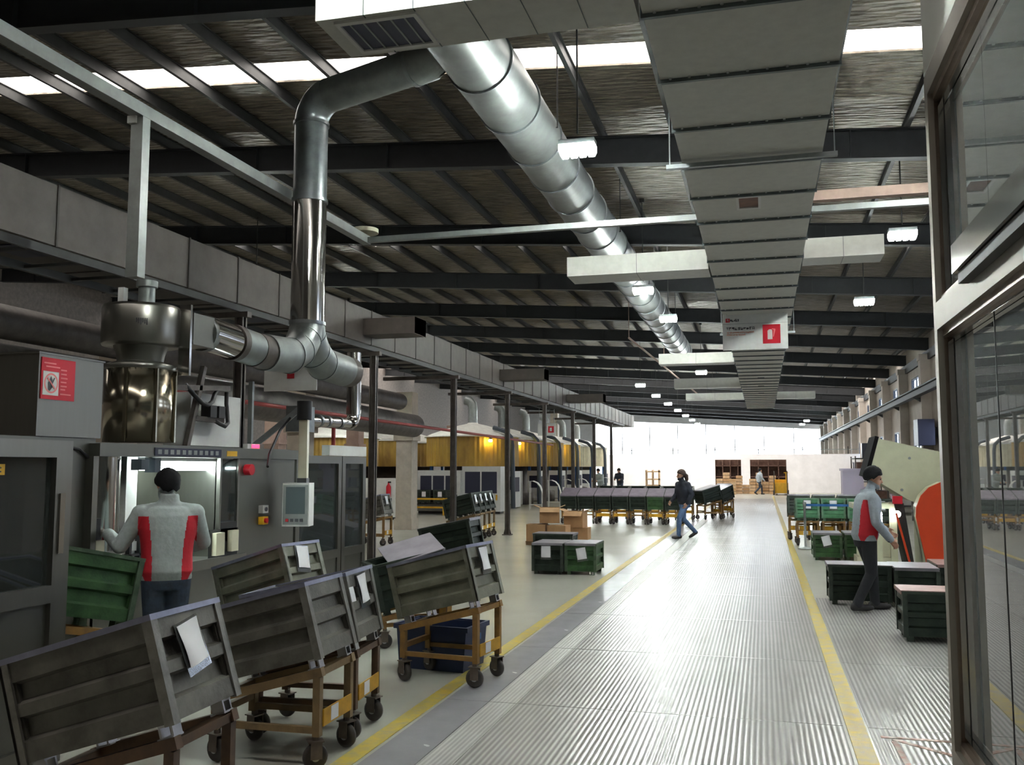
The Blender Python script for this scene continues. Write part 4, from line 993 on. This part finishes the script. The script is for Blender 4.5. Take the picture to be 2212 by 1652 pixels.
# ------------------------------------------------------------------ round ovens with yellow skirts
def corr(n, r, z0, z1, amp=.022):
    m = MB(); v = []
    for z in (z0, z1):
        for k in range(2*n):
            t = 2*math.pi*k/(2*n); rr = r + (amp if k % 2 else 0); v.append((rr*math.cos(t), rr*math.sin(t), z))
    q = 2*n
    m.add(v, [(k, (k+1) % q, (k+1) % q+q, k+q) for k in range(q)])
    return m
SK = corr(64, 1.95, 1.76, 3.0).mesh('skirt', M['skirt']); SKP = corr(64, 1.95, 1.76, 3.0).mesh('skirt', M['skirt_pale'])
DM = MB().lathe((0,0,0),[(2.06,2.97),(2.08,3.0),(1.75,3.14),(1.2,3.33),(.6,3.5),(.24,3.58),(.22,3.62)],56).mesh('dome', M['dome'])
CHM = MB().tube([(0,0,3.5),(0,0,4.25),(-.03,0,4.42),(-.14,0,4.56),(-.32,0,4.62)], .2, n=18).mesh('chimney', M['galv'])
DP = MB().tube([(1.2,-.9,3.36),(1.75,-1.05,3.2),(2.0,-1.1,2.95),(2.05,-1.1,2.6),(2.1,-1.1,.05)], .095, n=14).mesh('downpipe', M['downpipe'])
BB = MB().lathe((0,0,0),[(0,0),(1.5,0),(1.5,.5),(1.2,.55),(1.2,1.75),(0,1.76)],32).mesh('base_drum', M['pipe_dull'])
LG = MB().box(-.06,.06,-.06,.06,0,1.8).mesh('leg', M['blue'])
PNL = MB().box(-.5,.5,-.03,.03,.05,1.55).mesh('guard_panel', M['white'])
PW = MB().box(-.33,.33,-.036,-.03,.7,1.3).mesh('guard_window', M['panel_dark'])
TL = MB().lathe((0,0,0),[(0,-.06),(.06,-.05),(.085,0),(.06,.05),(0,.06)],14).mesh('lamp_bulb', M['tank_lamp'])
TH = MB().cyl((0,0,.05),(0,0,.12),.10,.04,n=14).box(-.02,.02,-.02,.25,.11,.14).mesh('lamp_hood', M['black'])
nm = ['nearest','second','third','fourth','fifth, pale,','farthest, pale,']
def oven(label, x, y, pale=False, lamp=True, grp='ovens in the main row', rear=False):
    t = thing('round_oven', label, 'oven', (x, y, 0), group=grp)
    inst(SKP if pale else SK,'skirt',t); inst(DM,'dome',t); inst(CHM,'chimney',t); inst(BB,'base_drum',t)
    for a in (20,110,200,290): inst(LG,'leg',t,(1.75*math.cos(R(a)),1.75*math.sin(R(a)),0))
    if not rear:
        inst(DP,'downpipe',t)
        for px, py, rz in ((1.0,-1.95,0),(-.1,-2.02,-4),(1.95,-.1,85)):
            g_ = inst(PNL,'guard_panel',t,(px,py,0),(0,0,R(rz))); inst(PW,'guard_window',g_)
    if lamp:
        h_ = inst(TH,'lamp_hood',t,(1.30,-1.72,2.80)); inst(TL,'lamp_bulb',h_)
    return t
for k in range(6): oven('%s round oven with a %s corrugated skirt and pale dome' % (nm[k], 'cream' if k > 3 else 'yellow'), -12, 38+4.65*k, k > 3, k < 4)
for k in range(3): oven('%s round oven of the second row, behind the left columns' % ('nearest','middle','farthest')[k], -18.5, 38+4.65*k, False, False, 'ovens in the second row', True)
# guards, cabinets and chutes by the ovens
for k, (x, y, wdt, h, dsc) in enumerate(((-10.9,33.2,1.5,1.75,'with dark windows before the nearest oven'),(-12.6,33.0,1.7,1.6,'with three panes left of the nearest oven'),(-13.2,28.6,1.5,1.35,'plain white, left of the yellow barrier'))):
    cb = thing('control_cabinet', 'white control cabinet '+dsc, 'cabinet', (x, y, 0), group='control cabinets')
    MB().box(0,wdt,0,.6,.08,h).build('body', M['white'], cb); MB().box(.03,wdt-.03,.03,.57,0,.08).build('plinth', M['black'], cb)
    if k < 2:
        n = 2+k
        for q in range(n): MB().box(.12+q*(wdt-.2)/n,.06+(q+1)*(wdt-.2)/n,-.008,0,.75,h-.2).build('window', M['panel_dark'], cb)
    MB().box(wdt-.18,wdt-.12,-.02,0,.5,.7).build('handle', M['yellow'] if k == 0 else M['ink'], cb)
ex = thing('fire_extinguisher', 'small red extinguisher hung on the plain white cabinet', 'extinguisher', (-11.9, 28.518, .7)); MB().lathe((0,0,0),[(0,0),(.075,0),(.08,.05),(.08,.38),(.03,.46),(.03,.5),(0,.5)],16).build('cylinder', M['red'], ex); MB().box(-.02,.08,-.02,.02,.5,.55).build('valve', M['black'], ex)
yb = thing('safety_barrier', 'low yellow tubular barrier before the white cabinets', 'barrier', (-12.4, 31.6, 0))
for x in (0,.12,1.3,1.42): MB().box(x,x+.05,0,.05,0,.62).build('post', M['yellow'], yb)
for z in (.25,.55): MB().box(.05,1.42,.01,.04,z,z+.06).build('rail', M['yellow'], yb)
MB().box(.12,.17,.05,.35,.55,.61).build('stringer', M['yellow'], yb)
for k in range(3): add_bin('%s dark bin with a label behind the yellow barrier' % ords[k], 'dark', (-12.6+.62*k, 32.4, .45), -90, 0, (0,.29,0), None, 'bins behind the barrier', feet=True)
tb = thing('bench', 'low grey steel bench carrying the bins behind the yellow barrier', 'bench', (-13.0, 32.0, 0)); MB().box(0,2.0,0,.8,.34,.385).build('top', M['purlin'], tb)
for x in (.05,1.9):
    for y in (.05,.7): MB().box(x,x+.05,y,y+.05,0,.34).build('leg', M['purlin'], tb)
for k in range(7):
    ch = thing('chute_stand', '%s white curved chute stand in front of the ovens' % ords[k], 'chute', (-8.9+.12*k, 36.8+2.9*k, 0), R(8), 'white chute stands')
    P = [(-.30,1.15),(-.12,1.17),(.05,1.10),(.18,.95),(.26,.70),(.30,.40)]
    MB().prism(P+[(a-.02,c-.02) for a, c in reversed(P)],'y',-.28,.28).build('chute', M['white'], ch)
    for sx, h in ((-.26,1.13),(.24,.7)):
        for sy in (-.24,.24): MB().box(sx-.015,sx+.015,sy-.015,sy+.015,0,h).build('leg', M['white'], ch)
    MB().box(-.26,.24,-.25,-.22,.2,.23).build('rail', M['white'], ch)

# ------------------------------------------------------------------ far end of the hall
sf = thing('timber_rack', 'tall orange timber crate rack standing in front of the white partition', 'rack', (-7.5, 61.6, 0))
for x in (0,.42,.84): MB().box(x,x+.07,0,.6,0,1.55).build('upright', M['timber'], sf)
for z in (.1,.5,.9,1.4): MB().box(0,.91,0,.6,z,z+.08).build('shelf', M['timber'], sf)
for k in range(12):
    x = -3.2+.42*k if k < 10 else -2.6+.7*(k-10); y = 63.0+.2*(k % 3)
    st_ = thing('timber_stack', '%s stack of pale timber in the far storage area, counted from the left' % ['first','second','third','fourth','fifth','sixth','seventh','eighth','ninth','tenth','front left','front right'][k], 'timber', (x, y, 0), group='far timber stacks')
    if k > 9: st_.location = (x, 61.4, 0)
    for q in range(3+(k*7) % 5): MB().box(-.20,.20,-.5,.5,.20*q,.20*q+.17).build('plank', M['timber'] if (q+k) % 3 else M['wood_in'], st_)
fk = thing('forklift', 'small yellow forklift far away at the end of the aisle', 'forklift', (1.05, 60.9, 0))
MB().box(-.45,.45,-.5,.7,.12,.75).build('body', M['yellow'], fk); MB().box(-.40,.40,.1,.7,.75,.95).build('seat_base', M['yellow'], fk)
for x in (-.42,.36): MB().box(x,x+.06,-.6,-.5,.05,1.5).build('mast', M['post'], fk)
MB().box(.3,.36,-.3,-.24,.75,1.4).box(.2,.46,-.32,-.22,1.36,1.42).build('tiller', M['yellow'], fk)
for x in (-.46,.40):
    for y in (-.4,.5): MB().cyl((x,y,.16),(x+.08,y,.16),.16,n=16).build('wheel', M['rubber'], fk)
for x in (-.35,.2): MB().box(x,x+.14,-1.5,-.6,.05,.1).build('fork', M['cast'], fk)
for k, (x0, x1) in enumerate(((-3.2,-1.45),(-.85,1.55))):
    rk = thing('pallet_rack', 'brown storage rack seen through the %s opening of the far partition' % ('left','right')[k], 'rack', (x0-.2, 69.5, 0), group='racks beyond the partition')
    n = 4; ln = (x1-x0+.4)/n
    for q in range(n+1): MB().box(q*ln,q*ln+.06,0,.9,0,2.35).build('upright', M['shelf_brown'], rk)
    for z in (.2,1.0,1.8): MB().box(0,n*ln,0,.9,z,z+.07).build('beam', M['shelf_brown'], rk)
    MB().box(0,n*ln,.88,.9,.0,2.35).build('rack_panel', M['shelf_brown'], rk)
hr = thing('pipe_rail', 'thin pipe rail on posts above the white partition', 'rail', (-10.6, 65.8, 2.62))
MB().box(0,16.8,0,.04,.28,.33).build('pipe', M['tube'], hr)
for k in range(6): MB().box(1.6+2.9*k,1.66+2.9*k,0,.05,0,.5).build('post', M['purlin'], hr)

# ------------------------------------------------------------------ people
def person(name, label, loc, face, J, cloth, rules=None, voxel=.011, hair='hair', scale=1.0, holds=None):
    """J: joint dict in a local frame (x right, y forward, z up, metres, 1.70 m tall)"""
    t = thing(name, label, 'person', loc, R(face))
    t.scale = (scale,)*3
    V = Vector; m = MB(); segs = []
    def ball(c, rx, ry, rz, key, n=14):
        vs = []; fs = []; c = V(c)
        for i in range(n+1):
            a = math.pi*i/n
            for k in range(2*n):
                q = math.pi*k/n; vs.append((c.x+rx*math.sin(a)*math.cos(q), c.y+ry*math.sin(a)*math.sin(q), c.z+rz*math.cos(a)))
        for i in range(n):
            for k in range(2*n): fs.append((i*2*n+k, i*2*n+(k+1) % (2*n), (i+1)*2*n+(k+1) % (2*n), (i+1)*2*n+k))
        m.add(vs, fs); segs.append((c, c, (rx+ry+rz)/3, key))
    def limb(p, q, r0, r1, key, n=16):
        p, q = V(p), V(q); d = (q-p).normalized(); pts = []; rr = []
        for a in (80,55,30): pts.append(p-d*(r0*math.sin(R(a)))); rr.append(r0*math.cos(R(a)))
        for k in range(5): pts.append(p+(q-p)*k/4); rr.append(r0+(r1-r0)*k/4)
        for a in (30,55,80): pts.append(q+d*(r1*math.sin(R(a)))); rr.append(r1*math.cos(R(a)))
        m.tube(pts, rr, n=n); segs.append((p, q, (r0+r1)/2, key))
    def torso(rings, key):
        n = 28; vs = []
        for (c, rx, ry, tw) in rings:
            c = V(c)
            for k in range(n):
                q = 2*math.pi*k/n; ct, sn = math.cos(q), math.sin(q)
                ct = math.copysign(abs(ct)**.85, ct); sn = math.copysign(abs(sn)**.85, sn)
                x, y = rx*ct, ry*sn
                vs.append((c.x+x*math.cos(tw)-y*math.sin(tw), c.y+x*math.sin(tw)+y*math.cos(tw), c.z))
        K = len(rings)
        m.add(vs, [(i*n+k, i*n+(k+1) % n, (i+1)*n+(k+1) % n, (i+1)*n+k) for i in range(K-1) for k in range(n)] + [tuple(range(n-1,-1,-1)), tuple(range((K-1)*n, K*n))])
        for a, b_ in zip(rings, rings[1:]): segs.append((V(a[0]), V(b_[0]), (a[1]+a[2])/2, key))
    top, bot = cloth['top'], cloth['bottom']
    pv, chs, nk, hd = V(J['pelvis']), V(J['chest']), V(J['neck']), V(J['head'])
    tw = J.get('twist', 0)
    hem = pv + V((0,0,-.10)); 
    def mid(f): return pv + (chs-pv)*f
    bk = cloth.get('bulk', 1.0)
    torso([(pv+V((0,0,-.07)), .155*bk, .115*bk, 0), (pv+V((0,0,-.02)), .175*bk, .13*bk, 0), (mid(.25), .17*bk, .125*bk, tw*.3), (mid(.55), .178*bk, .13*bk, tw*.6), (mid(.85), .195*bk, .135*bk, tw), (chs+V((0,0,.05)), .19*bk, .125*bk, tw), (chs+V((0,0,.11)), .165, .105, tw), (chs+(nk-chs)*.82, .115, .085, tw), (nk+V((0,0,.01)), .078, .078, tw)], top)
    torso([(pv+V((0,0,-.16)), .14, .11, 0), (pv+V((0,0,-.10)), .165, .122, 0), (pv+V((0,0,-.02)), .16, .118, 0)], bot)
    for s_ in 'LR':
        sh, el, wr = V(J['sh'+s_]), V(J['el'+s_]), V(J['wr'+s_])
        limb(chs+(sh-chs)*.55+V((0,0,.02)), sh, .078, .070*bk, top); limb(nk+V((0,0,-.045)), sh+V((0,0,.005)), .058, .062*bk, top)
        limb(sh, el, .066*bk, .054*bk, top); limb(el, wr, .054*bk, .042*bk, top)
        limb(wr-(wr-el).normalized()*.02, wr+(wr-el).normalized()*.005, .045*bk, .043*bk, top)
        # hand: palm, four fingers, thumb
        hk = cloth.get('hand', 'skin')
        d = V(J.get('hd'+s_, (wr-el))).normalized()
        pn = V(J.get('pn'+s_, (1 if s_ == 'L' else -1, 0, 0)))          # the way the palm faces
        pn = (pn - d*pn.dot(d)).normalized(); sd = d.cross(pn).normalized()
        if sd.y < 0: sd = -sd                                          # thumb side forward
        limb(wr, wr+d*.03, .030, .034, hk, 10)
        for q in (-1,0,1): limb(wr+d*.03+sd*(.018*q), wr+d*.085+sd*(.021*q), .017, .016, hk, 10)
        for q, ln in ((1.5,.068),(.5,.078),(-.5,.072),(-1.5,.056)):
            b0 = wr+d*.088+sd*(.0185*q); b1 = b0+d*(ln*.5)+pn*(.008); b2 = b1+d*(ln*.34)+pn*(.026); b3 = b2+d*(ln*.1)+pn*(.024)
            limb(b0, b1, .0102, .0098, hk, 8); limb(b1, b2, .0096, .0090, hk, 8); limb(b2, b3, .0088, .008, hk, 8)
        t0 = wr+d*.03+sd*.026; t1 = t0+d*.03+sd*.022+pn*.012; t2 = t1+d*.032+sd*.004+pn*.014
        limb(t0, t1, .0135, .012, hk, 8); limb(t1, t2, .0115, .0095, hk, 8)
        hp, kn, an = V(J['hip'+s_]), V(J['kn'+s_]), V(J['an'+s_])
        lk = cloth.get('leg', 1.0)
        limb(hp, kn, .092*lk, .064*lk, bot); limb(kn, an, .060*lk, .052*lk, bot)
        limb(kn+(an-kn)*.25, kn+(an-kn)*.45, .06*lk, .058*lk, bot)
        fd_ = V(J.get('ft'+s_, (0,1,0))).normalized()
        hl = an + V((0,0,-.05)) - fd_*.045; toe = an + V((0,0,-.055)) + fd_*.165
        limb(hl, toe-fd_*.05, .042, .040, 'shoe', 12); limb(toe-fd_*.06, toe, .042, .032, 'shoe', 12); limb(an, hl+V((0,0,.01)), .046, .040, 'shoe', 12)
    # neck and head
    hf = V(J.get('look', (0,1,0))).normalized(); hr_ = hf.cross(V((0,0,1))).normalized(); hu = hr_.cross(hf)
    limb(nk+V((0,0,-.03)), hd+V((0,0,-.06))-hf*.01, .056, .050, 'skin')
    if cloth.get('collar', True): torso([(nk+V((0,0,-.05))-hf*.004, .088, .086, 0), (nk+V((0,0,.0))-hf*.008, .078, .078, 0), (nk+V((0,0,cloth.get('ch',.03)))-hf*.010, .070, .072, 0)], top)
    def hp_(x, y, z): return hd + hr_*x + hf*y + hu*z
    ball(hp_(0,-.008,.035), .077, .094, .090, 'skin'); ball(hp_(0,.022,-.035), .060, .072, .078, 'skin')
    limb(hp_(0,.075,-.088), hp_(0,.05,-.09), .028, .030, 'skin', 10)
    limb(hp_(0,.092,.012), hp_(0,.110,-.022), .009, .014, 'skin', 10)                       # nose
    limb(hp_(-.012,.096,-.028), hp_(.012,.096,-.028), .010, .010, 'skin', 8)
    limb(hp_(-.035,.083,.026), hp_(.035,.083,.026), .010, .010, 'skin', 8)                  # brow
    limb(hp_(-.018,.088,-.056), hp_(.018,.088,-.056), .0085, .0085, 'lip', 8)               # mouth
    for s_ in (-1,1):
        limb(hp_(s_*.077,-.012,.012), hp_(s_*.078,-.016,-.024), .013, .009, 'skin', 8)      # ears
        ball(hp_(s_*.030,.083,.008), .011, .007, .008, 'eye', 6)
    me = m.mesh('tmp', []); ob = bpy.data.objects.new('tmp', me); C.objects.link(ob)
    md = ob.modifiers.new('r', 'REMESH'); md.mode = 'VOXEL'; md.voxel_size = voxel
    ms_ = ob.modifiers.new('s', 'SMOOTH'); ms_.factor = .5; ms_.iterations = 3 if voxel < .009 else 2
    dg = bpy.context.evaluated_depsgraph_get(); dg.update()
    nm_ = bpy.data.meshes.new_from_object(ob.evaluated_get(dg))
    bpy.data.objects.remove(ob)
    keys = []
    for sgm in segs:
        if sgm[3] not in keys: keys.append(sgm[3])
    for kx in ('jred',):
        if rules and kx not in keys: keys.append(kx)
    nm_.materials.clear()
    for kx in keys: nm_.materials.append(M[kx])
    import numpy as np
    npol = len(nm_.polygons); ce = np.empty(npol*3); nm_.polygons.foreach_get('center', ce); ce = ce.reshape(-1,3)
    best = np.full(npol, 1e9); idx = np.zeros(npol, dtype=np.int32)
    for (p, q, r0, kx) in segs:
        p_, q_ = np.array(p), np.array(q); d = q_-p_; l2 = d@d
        tt = np.clip(((ce-p_)@d)/l2, 0, 1) if l2 > 1e-9 else np.zeros(npol)
        ds = np.linalg.norm(ce-(p_+tt[:,None]*d), axis=1) - r0
        mk_ = ds < best; best[mk_] = ds[mk_]; idx[mk_] = keys.index(kx)
    if rules:
        ctx = dict(pv=np.array(pv), chs=np.array(chs), keys=keys, hem=pv.z-.085)
        rules(ce, idx, keys, ctx)
    # jacket hem
    if cloth.get('hem'):
        z = ce[:,2]; tk, bk_ = keys.index(top), keys.index(bot)
        near = (np.abs(ce[:,0]-pv.x) < .24) & (np.abs(ce[:,1]-pv.y) < .2) & (z > pv.z-.12) & (z < pv.z+.3) & ((idx == tk) | (idx == bk_))
        idx[near & (z > pv.z-.085)] = np.where(idx[near & (z > pv.z-.085)] == bk_, tk, idx[near & (z > pv.z-.085)])
        idx[near & (z <= pv.z-.085)] = bk_
    nm_.polygons.foreach_set('material_index', idx); nm_.polygons.foreach_set('use_smooth', [True]*npol); nm_.update(); nm_.name = 'body'
    bo = bpy.data.objects.new('body', nm_); C.objects.link(bo); bo.parent = t
    # hair: a cap that follows the skull
    hm = MB(); n = 26; vs = []; lay = 14; rnd = random.Random(5)
    long_ = cloth.get('long_hair', False)
    for i in range(lay+1):
        a = math.pi*.5*1.36*i/lay
        for k in range(n):
            q = 2*math.pi*k/n; fr = math.sin(q)                       # fr>0 = front
            sd_ = abs(math.cos(q))
            lim = (1.08 - .50*max(0, fr)**.7 - .16*sd_**6) * (1+.05*math.sin(5*q+1)+.035*math.sin(11*q))
            if long_: lim += .12*max(0, -fr)
            aa = a*lim
            rr = 1.0 + .03*math.sin(3*q+4*a) + .025*math.sin(7*q-6*a+1) + .03*rnd.random()
            vs.append(hp_(.092*rr*math.sin(aa)*math.cos(q), -.012+.113*rr*math.sin(aa)*math.sin(q), .040+.112*rr*math.cos(aa)))
    hm.add(vs, [(i*n+k, i*n+(k+1) % n, (i+1)*n+(k+1) % n, (i+1)*n+k) for i in range(lay) for k in range(n)], True)
    hm.add(vs[-n:], [tuple(range(n))], True)
    hm.build('hair', M[hair], t)
    if long_: MB().tube([hp_(0,-.07,.03), hp_(0,-.125,-.02), hp_(0,-.13,-.10), hp_(0,-.115,-.19)], [.05,.055,.045,.015], n=14).build('ponytail', M[hair], t)
    return t

def side_red(ce, idx, keys, c):
    """red side panels of the work jacket"""
    import numpy as np
    tk = [i for i, k in enumerate(keys) if k.startswith('jacket')][0]; rk_ = keys.index('jred')
    x = ce[:,0]-c['pv'][0]; y = ce[:,1]-c['pv'][1]; z = ce[:,2]
    z0, z1 = c['hem']-.02, c['chs'][2]+.05
    f = np.clip((z-z0)/(z1-z0), 0, 1)
    wdt = .108 + .034*f - .012*np.sin(f*3.1)
    sel = (idx == tk) & (np.abs(x) > wdt) & (np.abs(x) < .215) & (y > -.20) & (y < .09) & (z > z0+.02) & (z < z1)
    idx[sel] = rk_

# worker at the machine, seen from behind (local frame: faces +y)
JW = dict(pelvis=(0,0,.93), chest=(0,.02,1.28), neck=(0,.03,1.435), head=(-.015,.06,1.545), look=(-.55,1,-.18), twist=R(4),
  shL=(-.195,.02,1.345), elL=(-.34,.06,1.10), wrL=(-.43,.25,1.18), shR=(.195,.02,1.345), elR=(.27,.14,1.11), wrR=(.17,.36,1.05), hdL=(-.25,1,.25), hdR=(-.3,1,0), pnL=(0,0,-1), pnR=(0,0,-1),
  hipL=(-.085,0,.87), knL=(-.082,.02,.47), anL=(-.09,-.02,.10), hipR=(.085,0,.87), knR=(.082,.03,.47), anR=(.10,0,.10), ftL=(-.2,1,0), ftR=(.25,1,0))
person('person', 'person in a grey work jacket with red side panels standing at the machine', (-4.46, 6.30, 0), 36, JW, dict(top='jacket', bottom='jeans', hand='glove', ch=.06, bulk=1.10, hem=True, leg=1.12), side_red, .0085)
# man walking on the right, seen from his right side
JM = dict(pelvis=(0,0,.92), chest=(0,.05,1.27), neck=(0,.06,1.425), head=(0,.125,1.57), look=(.15,1,-.22), twist=R(-6),
  shL=(-.19,.10,1.34), elL=(-.22,.13,1.08), wrL=(-.18,.32,.95), shR=(.19,.02,1.34), elR=(.235,.04,1.06), wrR=(.20,.21,.87), hdR=(0,.65,-.75), hdL=(0,.8,-.5), pnR=(-1,0,0), pnL=(1,0,0),
  hipL=(-.09,0,.87), knL=(-.10,.12,.48), anL=(-.10,.14,.10), hipR=(.09,0,.87), knR=(.10,.02,.46), anR=(.10,-.16,.11))
person('person', 'person in a pale grey and red jacket walking on the right beside the bins', (1.16, 11.93, 0), -72, JM, dict(top='jacket_b', bottom='trouser', ch=.012, bulk=1.10, hem=True, leg=1.08), side_red, .0085)
# woman crossing the aisle
JF = dict(pelvis=(0,0,.90), chest=(0,.04,1.22), neck=(0,.05,1.385), head=(0,.085,1.51), look=(.25,1,-.08),
  shL=(-.175,.02,1.29), elL=(-.25,-.05,1.06), wrL=(-.24,.08,.86), shR=(.175,.06,1.29), elR=(.25,.06,1.06), wrR=(.23,.22,.90),
  hipL=(-.085,0,.85), knL=(-.09,.22,.50), anL=(-.09,.24,.10), hipR=(.085,0,.85), knR=(.09,-.02,.46), anR=(.09,-.34,.16), ftR=(0,1,-.5))
person('person', 'person in a dark jacket and blue jeans crossing the aisle', (-1.85, 22.9, 0), 128, JF, dict(top='darkcoat', bottom='jeans_l', bulk=1.12, long_hair=True, ch=.0, hem=True), None, .011, 'hair_b')
JS = dict(pelvis=(0,0,.92), chest=(0,.10,1.24), neck=(0,.14,1.41), head=(0,.20,1.52), look=(0,1,-.3), shL=(-.18,.12,1.32), elL=(-.23,.22,1.08), wrL=(-.16,.44,1.05), shR=(.18,.12,1.32), elR=(.23,.22,1.08), wrR=(.16,.44,1.05),
  hipL=(-.09,0,.87), knL=(-.11,.05,.47), anL=(-.11,-.02,.10), hipR=(.09,0,.87), knR=(.11,.05,.47), anR=(.11,0,.10))
person('person', 'person in navy overalls working at the nearest yellow oven', (-10.05, 34.6, 0), 75, JS, dict(top='overall', bottom='overall', bulk=1.1), None, .014)
person('person', 'person in a grey jacket among the white chutes, left of the bin rows', (-7.75, 45.6, 0), 150, JS, dict(top='jacket', bottom='jeans', bulk=1.1), None, .016)
person('person', 'person behind the bins beside the far ovens, partly hidden', (-7.6, 51.0, 0), 170, JS, dict(top='darkcoat', bottom='jeans', bulk=1.1), None, .018)
person('person', 'person standing far down the aisle near the forklift', (-.25, 61.0, 0), -60, JF, dict(top='jacket_b', bottom='jeans', bulk=1.1), None, .018)
